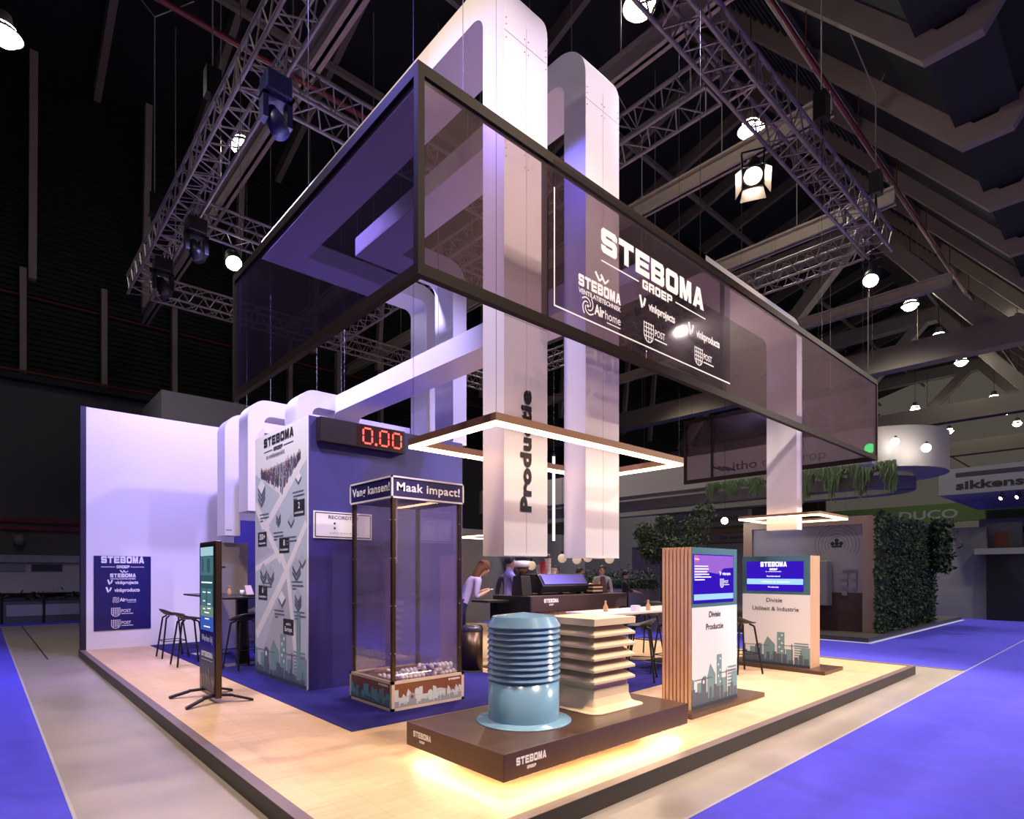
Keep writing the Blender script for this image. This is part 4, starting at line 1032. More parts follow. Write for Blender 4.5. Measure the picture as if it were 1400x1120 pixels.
        fs += [list(range(n)), list(range((len(rows) - 1) * n, len(rows) * n))[::-1]]
        m.add(vs, fs, None, True)
    m.build('hair', hair, t)
    return t
hair_b = mat('light brown hair', (.13, .06, .034), .85, noise=.3, nscale=60, spec=.15)
hair_d = mat('dark hair', (.02, .014, .012), .5)
person('person with long light brown hair leaning on the counter in a lilac top', (5.62, 7.40, 0), math.radians(-118), mat('lilac top', (.42, .36, .62), .8), mat('dark jeans', (.02, .018, .08), .8), hair_b, lean=.62, arms='reach', long_hair=True, height=1.74)
person('person in a violet shirt standing behind the espresso machine', (6.78, 7.5, 0), math.radians(-120), mat('violet shirt', (.26, .22, .58), .8), mat('black trousers', (.015, .014, .02), .8), hair_d, arms='rest', height=1.72, turn=-.5)
person('person in dark clothes standing close behind the violet shirt', (7.15, 7.9, 0), math.radians(150), mat('dark jumper', (.04, .03, .05), .8), mat('black trousers', (.015, .014, .02), .8), mat('brown hair', (.08, .045, .03), .5), arms='down', height=1.66)
for i, (x, y, sh, hr, r, h, lab) in enumerate(((10.9, 10.3, mat('slate shirt', (.09, .08, .14), .8), hair_d, 150, 1.72, 'person in a slate shirt standing far behind the white paper cups'),
        (11.6, 10.1, mat('dark jumper', (.04, .03, .05), .8), hair_d, 200, 1.68, 'person in a dark jumper standing far behind the espresso machine end'),
        (12.1, 9.75, mat('white shirt', (.5, .46, .5), .8), MATS['brown hair'], 130, 1.74, 'person in a white shirt standing far behind the menu stand'),
        (12.9, 9.6, mat('black top', (.02, .02, .025), .8), hair_d, 220, 1.62, 'person in a black top standing by the counter end below the globe lamps'))):
    person(lab, (x, y, GZ), math.radians(r), sh, mat('black trousers', (.015, .014, .02), .8), hr, arms='rest' if i % 2 else 'down', height=h)

# ------------------------------------------------------------------ lighting rig
def truss(a, b, z, lab, sz=.38, step=.42):
    """box truss along x or y, bottom chords at height z"""
    ax = 0 if abs(b[0] - a[0]) > abs(b[1] - a[1]) else 1
    L = abs(b[ax] - a[ax]); n = max(1, round(L / step)); h = sz / 2
    t = thing('lighting_truss', lab, 'truss', ((a[0] + b[0]) / 2, (a[1] + b[1]) / 2, z), group='aluminium lighting trusses over the stand')
    def pt(s, o, zz):
        p = [0, 0, zz]; p[ax] = a[ax] + (b[ax] - a[ax]) * s; p[1 - ax] = a[1 - ax] + o; return tuple(p)
    cs = [(-h, z), (h, z), (h, z + sz), (-h, z + sz)]
    for o, zz in cs:
        m = MB(); m.tube(pt(0, o, zz), pt(1, o, zz), .026, n=8); m.build('chord', alu, t)
    m = MB()
    for i in range(n):
        s0, s1 = i / n, (i + 1) / n; sm = (s0 + s1) / 2
        for k in range(4):
            p, q = cs[k], cs[(k + 1) % 4]
            m.tube(pt(s0, *p), pt(sm, *q), .011, n=5, cap=False); m.tube(pt(sm, *q), pt(s1, *p), .011, n=5, cap=False)
        if i % 5 == 0:
            for k in range(4): m.tube(pt(s0, *cs[k]), pt(s0, *cs[(k + 1) % 4]), .02, n=6, cap=False)
    m.build('bracing', alu, t)
    return t
TZ = 7.35
truss((2.5, 1.2), (2.5, 14.6), TZ, 'long lighting truss running high along the poster wall side')
truss((2.75, 3.4), (12.35, 3.4), TZ, 'lighting truss over the front edge carrying the barn door spotlight')
truss((2.75, 14.4), (12.35, 14.4), TZ, 'lighting truss farthest back, above the white wall')
truss((12.1, 3.65), (12.1, 14.15), TZ, 'lighting truss closing the rig above the two kiosks')
truss((6.7, 3.65), (6.7, 14.15), TZ, 'cross truss high behind the plain twin duct')
truss((2.75, 7.3), (6.45, 7.3), TZ, 'short cross truss beside the blue lamp box')
truss((2.75, 11.0), (6.45, 11.0), TZ, 'cross truss holding the white spotlight over the poster wall')
truss((6.95, 9.2), (11.85, 9.2), TZ, 'cross truss over the bar counter')
lads = [(2.5, 4.9), (2.5, 9.2), (2.5, 13), (6.7, 8.2), (9.5, 3.4), (12.1, 8.5), (7.5, 14.4), (12.1, 3.4), (5.3, 3.4)]
for i, (x, y) in enumerate(lads):
    t = thing('chain_hoist', ['chain hoist above the barn door truss', 'chain hoist on the truss by the poster wall', 'chain hoist on the far corner truss', 'chain hoist on the middle cross truss',
        'chain hoist on the front truss', 'chain hoist over the kiosk truss', 'chain hoist on the farthest truss', 'chain hoist at the rig corner above the far kiosk', 'chain hoist on the front truss above the twin ducts'][i], 'hoist', (x, y, 8.3))
    m = MB(); m.box(x - .1, x + .1, y - .09, y + .09, 8.35, 8.75); m.build('hoist_body', blackm, t)
    zt = 10.2 if y < 4 else 11 + .6 * (i % 3); zu = 11.0 if y < 4 else 13
    m = MB(); m.tube((x, y, 8.75), (x, y, zt), .012, n=5); m.tube((x, y, zt), (x - .7, y + .2, zu), .01, n=5); m.tube((x, y, zt), (x + .7, y + .05, zu), .01, n=5); m.build('chain', steelg, t)
    m = MB()
    for q in (-.15, .15): m.tube((x, y, 8.35), (x + q, y, TZ + .4), .014, n=5)
    m.build('sling', blackm, t)

def fixture(loc, target, lens, lab, r=.11, L=.3, doors=False, group=None, bodym=blackm, top=7.31):
    p, q = Vector(loc), Vector(target); d = (q - p).normalized()
    t = thing('stage_spotlight', lab, 'spotlight', loc, group=group)
    m = MB(); m.lathe([(.0001, -L), (r * .8, -L), (r, -L * .4), (r, .0), (r * 1.05, .02), (r * .9, .0)], p, n=24, axis=d); m.build('lamp_body', bodym, t)
    m = MB(); m.lathe([(.0001, -.004), (r * .88, -.004), (r * .88, .004), (.0001, .006)], p, n=24, axis=d); m.build('lens', lens, t)
    m = MB(); s = d.cross(Vector((0, 0, 1))).normalized(); c = p - d * L * .45
    for k in (-1, 1): m.tube(c + s * r * k * 1.02, c + s * r * k * 1.15 + Vector((0, 0, r * 2.2)), .012, n=6)
    m.tube(c + s * r * 1.15 + Vector((0, 0, r * 2.2)), c - s * r * 1.15 + Vector((0, 0, r * 2.2)), .012, n=6); m.tube(c + Vector((0, 0, r * 2.2)), (c.x, c.y, max(top, c.z + r * 2.2 + .01)), .012, n=6)
    m.build('yoke', blackm, t)
    if doors:
        u = s.cross(d)
        for a, b in ((s, u), (-s, u), (u, s), (-u, s)):
            m = MB(); e = p + a * r * 1.05
            m.prism([e - b * r, e + b * r, e + b * r * 1.3 + d * r * 1.5 + a * r * .7, e - b * r * 1.3 + d * r * 1.5 + a * r * .7], a * .004); m.build('barn_door', mat('barn door steel', (.16, .13, .12), .4), t)
    return t
fixture((7.95, 3.74, 6.97), (4.8, 2.2, 1), lampwarm, 'open warm spotlight with barn doors under the front truss', r=.13, doors=True)
fixture((12.15, 3.5, 6.84), (8, 3.2, 2), lampviolet, 'violet spotlight at the rig corner above the far kiosk', r=.14)
fixture((3.46, 11.4, 7.15), (2.8, 6, .5), lampwhite, 'bright white spotlight hanging over the poster wall', r=.15)
bluebox = mat('blue lamp case', (.03, .035, .16), .4)
def moving(loc, lab, m_):
    x, y, z = loc; t = thing('moving_head', lab, 'moving light', loc)
    bx(x - .15, x + .15, y - .13, y + .13, z - .12, z + .12).build('lamp_base', m_, t, bev=.02)
    m = MB()
    for s in (-1, 1): m.box(x + s * .14 - .03, x + s * .14 + .03, y - .07, y + .07, z - .42, z - .12)
    m.box(x - .17, x + .17, y - .07, y + .07, z - .16, z - .121)
    m.build('yoke', m_, t)
    m = MB(); m.lathe([(.0001, -.16), (.07, -.16), (.11, 0), (.1, .16), (.0001, .16)], (x, y, z - .38), n=20, axis=(.3, -.3, -1)); m.build('lamp_head', m_, t)
    m = MB(); m.tube((x, y, z + .12), (x, y, TZ - .04), .02); m.build('clamp', blackm, t)
moving((2.56, 6.9, 7.1), 'blue moving head hanging beside the short cross truss', bluebox)
moving((2.5, 12.3, 7.1), 'black moving head under the far end of the poster side truss', black)
moving((2.62, 10.55, 7.1), 'black moving head at the joint of the poster side truss', black)
moving((9.2, 9.2, 7.1), 'black moving head on the cross truss seen beneath the banner box', black)

def spot(loc, target, c, e, deg=80, blend=.6, r=.12):
    l = bpy.data.lights.new('spot', 'SPOT'); l.color = c; l.energy = e; l.spot_size = math.radians(deg); l.spot_blend = blend; l.shadow_soft_size = r
    o = bpy.data.objects.new('spot', l); C.objects.link(o); o.location = loc
    o.rotation_euler = (Vector(target) - Vector(loc)).to_track_quat('-Z', 'Y').to_euler(); return o
WARM = (1, .77, .57); WARM2 = (1, .86, .76); WH = (1, .90, .82); VIO = (.20, .17, 1); LAV = (.53, .46, 1); LAV2 = (.40, .33, 1)
def light_rig():
    # warm white front wash from the front truss, plus added unseen spots in front of the stand
    spot((7.88, 3.65, 6.9), (4.8, 2.2, 0), WARM, 1000, 95)
    spot((4.2, .2, 8.2), (3.4, 3.8, .2), WARM, 800, 44)
    spot((5.4, -2.4, 10.6), (3.8, 4.2, .8), WARM, 2100, 42)
    spot((15.4, -3.8, 8.6), (8.2, 4.0, .6), WARM2, 5200, 42)
    spot((.6, 2.0, 8.6), (2.8, 7.5, 0), WARM, 1300, 60)
    # violet washes
    spot((2.9, 8.6, 7.2), (2.9, 13.4, 1.6), LAV2, 1000, 75)
    spot((7.0, 9.0, 7.2), (3.0, 13.4, 2.0), LAV2, 1300, 60)
    spot((.9, 5.6, 7.2), (2.95, 3.4, 4.3), VIO, 560, 42)
    spot((1.2, 8.0, 7.2), (5.2, 7.6, 4.0), LAV, 1700, 60)  # added spot without a fixture, brightens the rear duct legs
    spot((3.46, 11.3, 6.8), (3.0, 7.5, 0), LAV, 900, 75)
    spot((11.9, 3.3, 6.7), (9.4, 3.7, 3.2), VIO, 420, 45)
    spot((5.6, 2.2, 7.2), (4.3, 8.0, 1.6), LAV, 1000, 55)
    spot((4.9, 1.0, 7.4), (3.6, 3.4, 5.6), LAV, 130, 40)
    spot((2.75, 11.3, 6.9), (2.7, 13.4, 1.2), LAV2, 420, 85)  # added fill spot, lifts the shaded white wall
    spot((.2, 6.0, 8.0), (2.95, 7.9, 1.6), (.80, .76, 1), 1300, 38)  # added out-of-view spot, brightens the printed info panel
    spot((3.5, -1.0, 8.2), (8.9, 3.8, .8), WARM2, 2200, 36)  # unseen warm spot added to brighten the far kiosk panel
    spot((8.4, 9.0, 7.2), (7.4, 6.3, 0), WH, 1000, 80)
    spot((11.6, 7.5, 7.2), (8.5, 5.2, 0), WARM, 900, 80)
    # hall lamps over the aisles
    for x, y, e in ((-2, 6.4, 1700), (4.6, -3.0, 1900), (.35, 15.2, 1500)): spot((x, y, 11.9), (x, y, 0), (1, .90, .79), e, 110, 1, .3)
    for x, y in ((13.6, 6.4), (22.7, 6.4), (13.6, -3.0), (27, 6.4), (20, -3.0), (13.6, 15.2), (22.7, 15.2)):
        spot((x, y, 11.9), (x, y, 0), (1, .93, .84), 2600, 110, 1, .3)
light_rig()
w = bpy.data.worlds.new('world'); S.world = w; w.use_nodes = True
w.node_tree.nodes['Background'].inputs[0].default_value = (.55, .47, .39, 1)
w.node_tree.nodes['Background'].inputs[1].default_value = .09

# ------------------------------------------------------------------ neighbouring booths
greyp = mat('grey booth panel', (.27, .26, .25), .5)
greyl = mat('pale booth panel', (.22, .215, .21), .5)
wood_d = mat('dim wood frame', (.30, .21, .145), .5)
leaf_d = mat('hedge green', (.035, .065, .02), .7, noise=.6, nscale=6)
leaf_l = mat('fern green', (.06, .10, .03), .7, noise=.5, nscale=6)
def leaves(m, n, fn, s, rd):
    for i in range(n):
        p, nrm = fn(rd); p = Vector(p); nrm = Vector(nrm).normalized()
        a = nrm.orthogonal().normalized(); a = Matrix.Rotation(rd.uniform(0, 2 * PI), 3, nrm) @ a; b = nrm.cross(a)
        tilt = nrm * rd.uniform(.2, .9); q = s * rd.uniform(.6, 1.3)
        m.add([p, p + (a * .5 + b * .28 + tilt * .4) * q, p + (a + tilt * .7) * q, p + (a * .5 - b * .28 + tilt * .4) * q], [(0, 1, 2, 3)])
t = thing('booth_platform', 'low dark booth floor with glowing edge under the hedge wall', 'platform', (18, 7, GZ)); t['kind'] = 'structure'
bx(14.6, 24, 4.25, 14, GZ + .01, GZ + .12).build('platform_top', mat('dim deck', (.07, .06, .055), .4), t)
m = MB(); m.box(14.52, 14.6, 4.17, 14, GZ + .009, GZ + .02); m.box(14.6, 24, 4.17, 4.25, GZ + .009, GZ + .02); m.build('light_strip', emis('cold strip', (.75, .7, 1), .45), t)
t = thing('display_wall', 'grey display wall in a wood frame with heating unit', 'wall', (16, 6, GZ)); t['kind'] = 'structure'
bx(15.95, 16.25, 4.45, 7.75, GZ + .121, 2.84).build('wall_panel', greyp, t)
m = MB(); m.box(15.88, 15.949, 4.45, 4.75, GZ + .121, 2.84); m.box(15.88, 15.949, 7.5, 7.75, GZ + .121, 2.84); m.box(15.88, 15.949, 4.75, 7.5, 2.64, 2.84); m.build('wood_frame', wood_d, t)
bx(15.93, 15.949, 4.75, 7.5, GZ + .121, .95).build('lower_print', mat('brown heath print', (.06, .026, .02), .6, noise=.5, nscale=5), t)
f = Face((15.95, 7.5, 0), (0, -1, 0), (0, 0, 1))
gp = mat('dim line print', (.10, .10, .10), .5)
for r in (.2, .28, .36, .44, .52): f.arc(2.15, 2.15, r, .012, -.6, PI + .6, gp)
for q in (-.1, 0, .1): f.disc(2.15 + q, 2.18, .05, ink)
f.disc(2.15, 2.26, .05, ink); f.rect(2.03, 2.27, 2.08, 2.13, ink)
for i, w_ in enumerate((1.2, .95)): f.rect(.25, .25 + w_, 2.0 - i * .16, 2.03 - i * .16, mat('pale line print', (.26, .26, .26), .5))
f.build('wall_print', t)
t = thing('heating_unit', 'tall white heating unit hanging on the grey display wall', 'appliance', (15.8, 5.8, .5))
bx(15.6, 15.93, 5.45, 6.2, .62, 1.75).build('unit_body', greyl, t, bev=.02)
bx(15.594, 15.6, 5.75, 5.95, 1.62, 1.66).build('logo_strip', ink, t); bx(15.594, 15.6, 5.82, 5.87, .65, .85).build('vent_slot', ink, t)
t = thing('sample_tiles', 'small pale sample tiles in rows on the grey display wall', 'tiles', (15.9, 5.0, 1.2))
for y, z in ((5.1, 1.3), (4.9, 1.3), (5.1, 1.1), (4.9, 1.1), (5.1, .88)): bx(15.91, 15.929, y, y + .12, z, z + .12).build('tile', greyl, t)
bx(15.91, 15.929, 4.88, 5.22, 1.52, 1.62).build('tile', greyp, t)
t = thing('hedge_wall', 'dark green living hedge wall at the neighbouring booth corner', 'hedge', (18.5, 4.4, GZ + .12))
m = MB(); m.box(16.3, 21, 4.42, 4.75, GZ + .121, 2.8); m.build('backing', mat('hedge soil', (.012, .018, .008), .9), t)
rd = random.Random(11); m = MB()
leaves(m, 13000, lambda r: ((r.uniform(15.95, 21.05), 4.42 - abs(r.gauss(0, .05)), r.uniform(0, 2.85)), (r.gauss(0, .4), -1, r.gauss(-.2, .4))), .085, rd)
leaves(m, 1200, lambda r: ((15.95 - abs(r.gauss(0, .03)), r.uniform(4.36, 4.44), r.uniform(0, 2.85)), (-1, -.5, 0)), .11, rd)
leaves(m, 2600, lambda r: ((r.uniform(20.2, 21.7), 4.3 - abs(r.gauss(0, .12)), r.uniform(1.5, 2.95)), (r.gauss(0, .5), -1, r.gauss(0, .5))), .14, rd)
m.build('foliage', leaf_d, t)['kind'] = 'stuff'
# canopy ring
def rrect(x0, x1, y0, y1, r, z, n=28):
    o = []
    for cx_, cy_, a0 in ((x0 + r, y0 + r, PI), (x1 - r, y0 + r, 1.5 * PI), (x1 - r, y1 - r, 0), (x0 + r, y1 - r, PI / 2)):
        for i in range(n + 1):
            a = a0 + PI / 2 * i / n; o.append((cx_ + r * math.cos(a), cy_ + r * math.sin(a), z))
    return o
t = thing('canopy_ring', 'big pale rounded canopy hanging over the neighbouring booth', 'canopy', (19, 11, 4.2))
def band(x0, x1, y0, y1, r, z0, z1, th, name, m_):
    m = MB(); A = rrect(x0, x1, y0, y1, r, z0); B = rrect(x0, x1, y0, y1, r, z1); c_ = rrect(x0 + th, x1 - th, y0 + th, y1 - th, max(.05, r - th), z0); d_ = rrect(x0 + th, x1 - th, y0 + th, y1 - th, max(.05, r - th), z1)
    n = len(A); vs = A + B + d_ + c_
    m.add(vs, [(k * n + i, k * n + (i + 1) % n, ((k + 1) % 4) * n + (i + 1) % n, ((k + 1) % 4) * n + i) for k in range(4) for i in range(n)]); m.build(name, m_, t, bev=.01)
canp = mat('canopy white', (.30, .27, .26), .5)
band(17, 20.4, 3.6, 22, 1.6, 4.15, 5.2, .8, 'fascia', canp)
band(17.5, 19.9, 4.3, 21.5, 1.3, 3.72, 4.05, .5, 'lower_band', mat('canopy lower', (.24, .22, .2), .5))
f = Face((17, 9.6, 4.15), (0, -1, 0), (0, 0, 1), lift=.004)
f.text('itho', 1.35, .42, .27, ink, w=.75, bold=.01); f.text('daalderop', 2.75, .42, .27, mat('grey letter', (.12, .11, .11), .5), w=1.75)
for i in range(3): f.line((.3 + i * .18, .62 - i * .02), (.7 + i * .18, .45 - i * .02), .06, ink)
f.build('lettering', t)
for x, y in ((17.4, 6), (17.4, 14), (20.1, 6), (20.1, 14)): m = MB(); m.tube((x, y, 5.2), (x, y, 12), .006, n=4); m.build('cable', steelg, t)
for i, (y0, y1, n, z0, lab) in enumerate(((4.3, 6.6, 900, 4.12, 'thick trailing plants hanging from the canopy by the green lamp'), (7.6, 9.4, 420, 4.1, 'thin trailing plants hanging from the canopy beside the duct'))):
    m = MB(); rd = random.Random(20 + i)
    for k in range(n):
        y = rd.uniform(y0, y1); x = 16.84 + rd.uniform(-.1, .06); L = rd.uniform(.25, .85) * (1 if i == 0 else .6) * (.6 + .4 * math.sin(y * 9))
        z = z0 + .06 + rd.uniform(-.05, .1); px = x; py = y
        for s in range(3):
            qx, qy, qz = px + rd.uniform(-.04, .02), py + rd.uniform(-.04, .04), z - L / 3
            m.add([(px, py - .012, z), (px, py + .012, z), (qx, qy + .008, qz), (qx, qy - .008, qz)], [(0, 1, 2, 3)]); px, py, z = qx, qy, qz
    o = m.build('hanging_plant', leaf_l); tag(o, lab, 'plant', kind='stuff')
for x, y, z, r, lab in ((17.1, 3.72, 4.5, .1, 'bright round lamp on the canopy end beside the sign box'), (16.8, 4.3, 4.7, .09, 'smaller round lamp on the canopy beside the banner corner'), (15.1, 7.9, 2.87, .09, 'round white lamp hanging beside the square light of the far kiosk')):
    t = thing('track_lamp', lab, 'lamp', (x, y, z), group='lamps on the canopy')
    m = MB(); m.sphere((x, y, z), r, n=14); m.build('bulb', lampw, t); m = MB(); m.tube((x + .02, y, z + .05), (x + .06, y, z + r + .06) if z > 3 else (x + .02, y, 7), .03 if z > 3 else .006); m.build('arm', blackm, t)
t = thing('green_lamp', 'small green glowing projector lamp at the banner corner', 'lamp', (14.0, 4.05, 3.97))
m = MB(); m.sphere((13.9, 4.02, 4.08), .10, n=14); m.build('lens', emis('green lamp', (.02, 1, .18), 4), t)
bx(13.95, 14.3, 4.0, 4.25, 3.75, 4.1).build('projector_body', greyl, t, bev=.02); m = MB(); m.tube((14.15, 4.12, 4.1), (14.15, 4.12, 7.5), .012); m.build('pole', steelg, t)
# grey sign box and booths beyond
t = thing('sign_box', 'grey hanging sign box lettered in dark with a thick bar', 'sign', (26, 1, 4.1))
bx(24.3, 31, -8, 4.93, 4.08, 4.95).build('box_body', mat('sign grey', (.24, .235, .235), .5), t)
f = Face((24.3, 4.93, 4.08), (0, -1, 0), (0, 0, 1), lift=.004)
f.text('sikkens', 1.35, .17, .27, ink, w=1.75, bold=.03); f.rect(.47, 2.23, .58, .72, mat('sign bar', (.03, .03, .05), .5)); f.text('PAINTS', 3.4, .3, .14, ink, sp=1.2, w=1.1)
f.build('lettering', t)
for y, lab in ((3.3, 'small clip spotlight under the grey sign box, beside a second one'), (2.9, 'second small clip spotlight under the grey sign box')): fixture((24.4, y, 3.85), (23.4, y + .8, 3.2), lampw, lab, r=.06, L=.14, top=4.07)
def wall(name, x0, x1, y0, y1, z0, z1, m_, lab, cat='partition', kind='structure'):
    o = bx(x0, x1, y0, y1, z0, z1).build(name, m_); tag(o, lab, cat)
    if kind: o['kind'] = kind
    return o
wall('booth_panel', 25, 25.3, 3.75, 6.2, GZ, 3.0, greyl, 'pale grey booth panel wall behind the hedge end')
t = thing('booth_counter', 'black fronted booth counter with white top under the sign box', 'counter', (25, 1, GZ))
bx(24.7, 26, -4, 3.7, GZ, 2.05).build('counter_front', black, t); bx(24.5, 26.1, -4.1, 4.0, 2.05, 2.25).build('counter_top', greyl, t)
for i in range(4):
    m = MB(); m.lathe([(.0001, 0), (.12, 0), (.12, .42), (.08, .48), (.0001, .48)], n=16); o = m.build('paint_tin', greyl); o.location = (24.85, 2.6 - i * .42, 2.25)
    tag(o, 'pale paint tin in a row on the black fronted counter', 'tin', 'paint tins on the counter')
o = wall('green_banner', 31.5, 31.8, 1.5, 12, 3.7, 4.5, mat('green banner', (.055, .10, .02), .5), 'green banner strip behind the hedge wall', 'banner', None)
f = Face((31.5, 12, 3.7), (0, -1, 0), (0, 0, 1), lift=.004); f.text('DUCO', 5.2, .16, .4, greyl, w=2.2, bold=.02); f.build('lettering', o)
o = wall('booth_panel', 28.5, 28.7, 2.2, 4.5, 2.4, 3.5, greyl, 'pale panel lettered in dark between the tins and the green strip')
f = Face((28.5, 4.5, 2.4), (0, -1, 0), (0, 0, 1), lift=.004); f.text('DUCO', .9, .5, .3, ink, w=1.5, bold=.03); f.build('lettering', o)
o = wall('poster_board', 25.6, 25.65, 2.9, 3.9, 2.251, 3.15, greyl, 'small board with an orange block above the counter', 'board', None)
f = Face((25.6, 3.9, 2.251), (0, -1, 0), (0, 0, 1), lift=.004); f.rect(.25, .65, .1, .6, mat('orange print', (.4, .13, .06), .5)); f.build('board_print', o)
# booths behind the bar
wall('booth_panel', 22, 22.2, 8, 16, GZ, 2.6, mat('beige booth panel', (.42, .39, .36), .6), 'beige booth wall behind the tree')
wall('booth_panel', 24, 24.2, 16, 24, GZ, 4.2, greyp, 'grey booth wall far behind the bar counter')
wall('booth_panel', 12.5, 24, 20.5, 20.7, GZ, 3.4, greyp, 'long grey booth wall facing the bar from the far aisle')
wall('booth_panel', 9.2, 12.4, 16.5, 16.7, GZ, 3.2, mat('dim slate panel', (.26, .26, .29), .6), 'slate booth panel seen beside the navy block')
o = wall('fascia_beam', 20, 20.3, 9.6, 13.4, 3.15, 3.7, greyl, 'pale fascia beam lettered over the tree', 'fascia', None)
f = Face((20, 13.4, 3.15), (0, -1, 0), (0, 0, 1), lift=.004); f.text('op zonder buitenunit', 1.95, .17, .24, ink, w=3.0, bold=.01); f.build('lettering', o)
o = wall('fascia_beam', 21, 21.2, 9.2, 13.4, 2.62, 2.95, greyl, 'lower pale fascia beam lettered small behind the tree', 'fascia', None)
f = Face((21, 13.4, 2.62), (0, -1, 0), (0, 0, 1), lift=.004); f.text('De warmtepomp', 3.1, .1, .15, ink, w=1.7, bold=.01); f.build('lettering', o)
wall('wood_strip', 20.8, 20.9, 9.4, 12.4, 2.98, 3.1, mat('orange wood', (.30, .15, .06), .5), 'orange wood strip between the two fascia beams', 'strip', None)
t = thing('potted_tree', 'bushy dark leaved tree in a pale planter behind the bar', 'tree', (13.8, 9.05, GZ))
m = MB(); rd = random.Random(4)
cl = [(rd.gauss(0, .5), rd.gauss(0, .5), 2.25 + rd.gauss(0, .28), rd.uniform(.25, .45)) for i in range(16)]
def fol(r):
    a = r.choice(cl); d = Vector((r.gauss(0, 1), r.gauss(0, 1), r.gauss(0, 1))).normalized(); q = d * a[3] * r.uniform(.6, 1)
    return (13.8 + a[0] + q.x, 9.05 + a[1] + q.y, a[2] + q.z), d
leaves(m, 4200, fol, .10, rd); m.build('foliage', leaf_d, t)['kind'] = 'stuff'
m = MB(); m.tube((13.8, 9.05, .6), (13.8, 9.05, 1.9), .05, r1=.03)
for i in range(6): m.tube((13.8, 9.05, 1.5 + i * .08), (13.8 + .5 * math.cos(i * 1.1), 9.05 + .5 * math.sin(i * 1.1), 2.2), .018, n=6)
m.build('trunk', mat('bark', (.07, .05, .035), .8), t)
bx(13.4, 14.2, 8.65, 9.45, GZ, .65).build('planter', greyl, t)
t = thing('planter_box', 'long pale planter full of low shrubs beyond the counter end', 'planter', (14.5, 10.5, GZ))
bx(14.3, 14.8, 9.8, 12.6, GZ, .95).build('planter_body', greyl, t)
m = MB(); leaves(m, 2200, lambda r: ((r.uniform(14.25, 14.85), r.uniform(9.7, 12.7), .95 + abs(r.gauss(0, .22))), (r.gauss(0, .6), r.gauss(0, .6), 1)), .1, random.Random(8)); m.build('foliage', leaf_d, t)['kind'] = 'stuff'
for x, y, z, lab in ((12.4, 11.45, 1.86, 'glass globe lamp beneath the plain duct, first of three'), (12.75, 11.2, 1.82, 'middle glass globe lamp beneath the plain duct'), (13.0, 11.0, 1.88, 'glass globe lamp beside the tree, third past the duct'), (12.6, 9.9, 1.82, 'glass globe lamp touching the slatted kiosk edge'), (11.6, 11.9, 1.65, 'glass globe lamp low behind the paper cups')):
    t = thing('globe_lamp', lab, 'lamp', (x, y, z), group='glass globe lamps over the next booth')
    m = MB(); m.sphere((x, y, z), .13, n=18); m.build('globe', mat('globe glow', (.7, .6, .45), .3, emit=(1, .72, .42), es=.28), t)
    m = MB(); m.tube((x, y, z + .12), (x, y, z + .2), .03); m.tube((x, y, z + .2), (x, y, 4.6), .006, n=4); m.build('cord', blackm, t)
# lilac screen at the neighbouring booth behind the leaning person
t = thing('wall_screen', 'violet wall screen behind the leaning person', 'screen', (9.6, 13.0, 1.3))
bx(8.0, 9.6, 13.0, 13.06, 1.0, 1.9).build('screen_frame', navyd, t); bx(8.1, 9.5, 12.994, 13.0, 1.08, 1.72).build('screen_panel', mat('lilac screen', (.35, .33, .6), .4), t)
m = MB(); m.box(8.75, 8.85, 13.01, 13.05, 0, 1.0); m.box(8.5, 9.1, 12.85, 13.2, 0, .02); m.build('stand', blackm, t)
wall('booth_panel', 6.3, 11.5, 13.43, 13.55, .0, 2.4, mat('dim grey panel', (.3, .3, .31), .6), 'grey rear panel of the stand behind the leaning person')
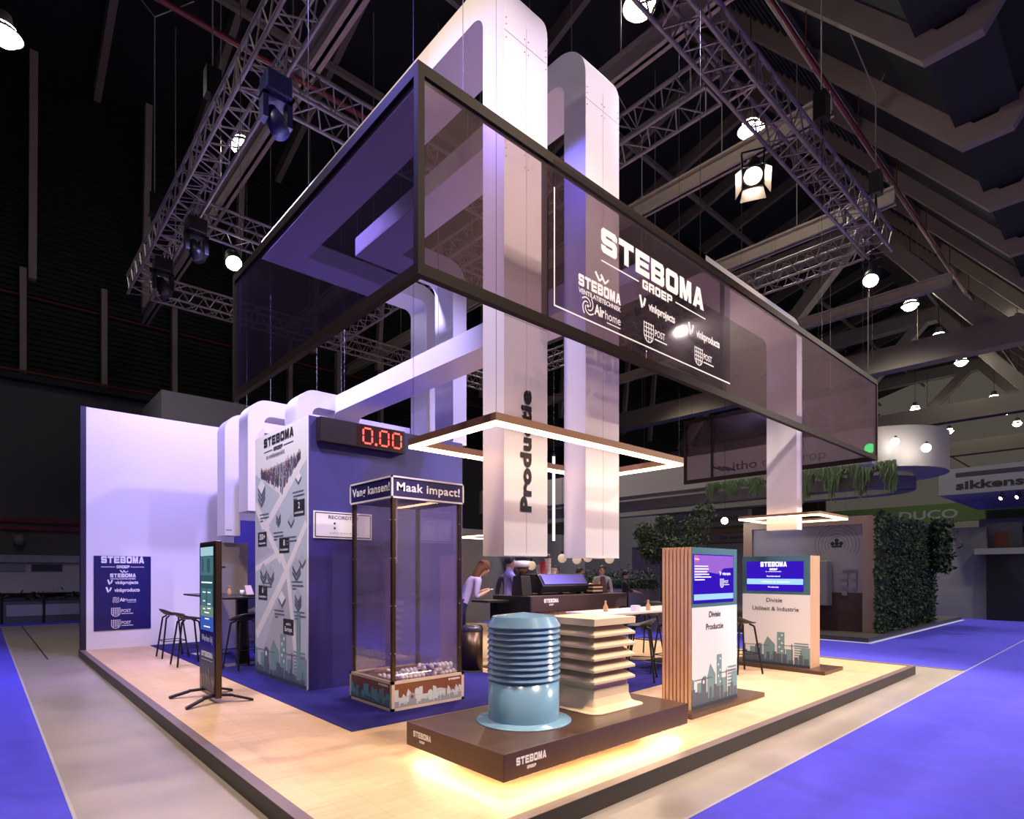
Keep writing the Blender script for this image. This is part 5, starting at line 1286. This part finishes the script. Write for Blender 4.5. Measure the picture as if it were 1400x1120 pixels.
# far side of the hall by the poster wall
wall('site_cabin', 3.7, 14, 18.4, 21, GZ, 6.5, mat('cabin grey', (.30, .29, .32), .6), 'grey portable cabin rising behind the white wall', 'cabin', None)
t = thing('market_stall', 'dim low stall of white boards and dark tables along the hall wall', 'stall', (-1, 24.3, GZ))
bx(-9, 3.5, 24.7, 24.8, .75, 2.0).build('back_board', mat('stall board', (.42, .40, .35), .6), t)
bx(-9, 3.5, 24.6, 24.69, 1.78, 2.02).build('top_board', mat('stall fascia', (.3, .3, .31), .6), t)
for i in range(4):
    x = -7.6 + i * 2.7; bx(x, x + 2.3, 23.6, 24.3, GZ, .55).build('table', mat('stall table', (.06, .06, .06), .6), t); bx(x + .1, x + 2.2, 23.58, 23.599, .1, .45).build('table_front', mat('stall front', (.26, .26, .25), .6), t)
m = MB()
for i in range(12): m.tube((-8.5 + i, 23.5, GZ), (-8.5 + i, 23.5, .8), .03, n=6)
m.tube((-9, 23.5, .8), (3.5, 23.5, .8), .025, n=6); m.build('railing', blackm, t)
m = MB(); rd = random.Random(2)
leaves(m, 700, lambda r: ((r.uniform(-8, 3), r.uniform(23.8, 24.2), .58 + abs(r.gauss(0, .1))), (r.gauss(0, .6), r.gauss(0, .6), 1)), .14, rd); m.build('greenery', leaf_d, t)['kind'] = 'stuff'
for x, lab in ((1.25, 'dark framed notice on the stall board with white symbols'), (.3, 'dotted pale notice on the stall board beside the dark one')):
    o = bx(x, x + .8, 24.66, 24.688, 1.5, 1.72).build('notice', black if x > 1 else greyl); tag(o, lab, 'notice')
o = MB(); o.sphere((0, 0, 0), .16, n=12, sz=1.2); o = o.build('wall_lamp', greyl); o.location = (.95, 24.86, 2.5); tag(o, 'small pale wall lamp on the grey hall wall', 'lamp')

for o in bpy.data.objects:
    if '_local' in o: del o['_local']
S.view_settings.view_transform = 'Standard'; S.view_settings.look = 'None'
S.view_settings.exposure = .55; S.view_settings.gamma = 1; S.view_settings.use_curve_mapping = False
S.cycles.use_denoising = True
S.cycles.max_bounces = 8; S.cycles.transparent_max_bounces = 16; S.cycles.diffuse_bounces = 3; S.cycles.glossy_bounces = 3
S.cycles.sample_clamp_indirect = 4; S.cycles.caustics_reflective = False; S.cycles.caustics_refractive = False
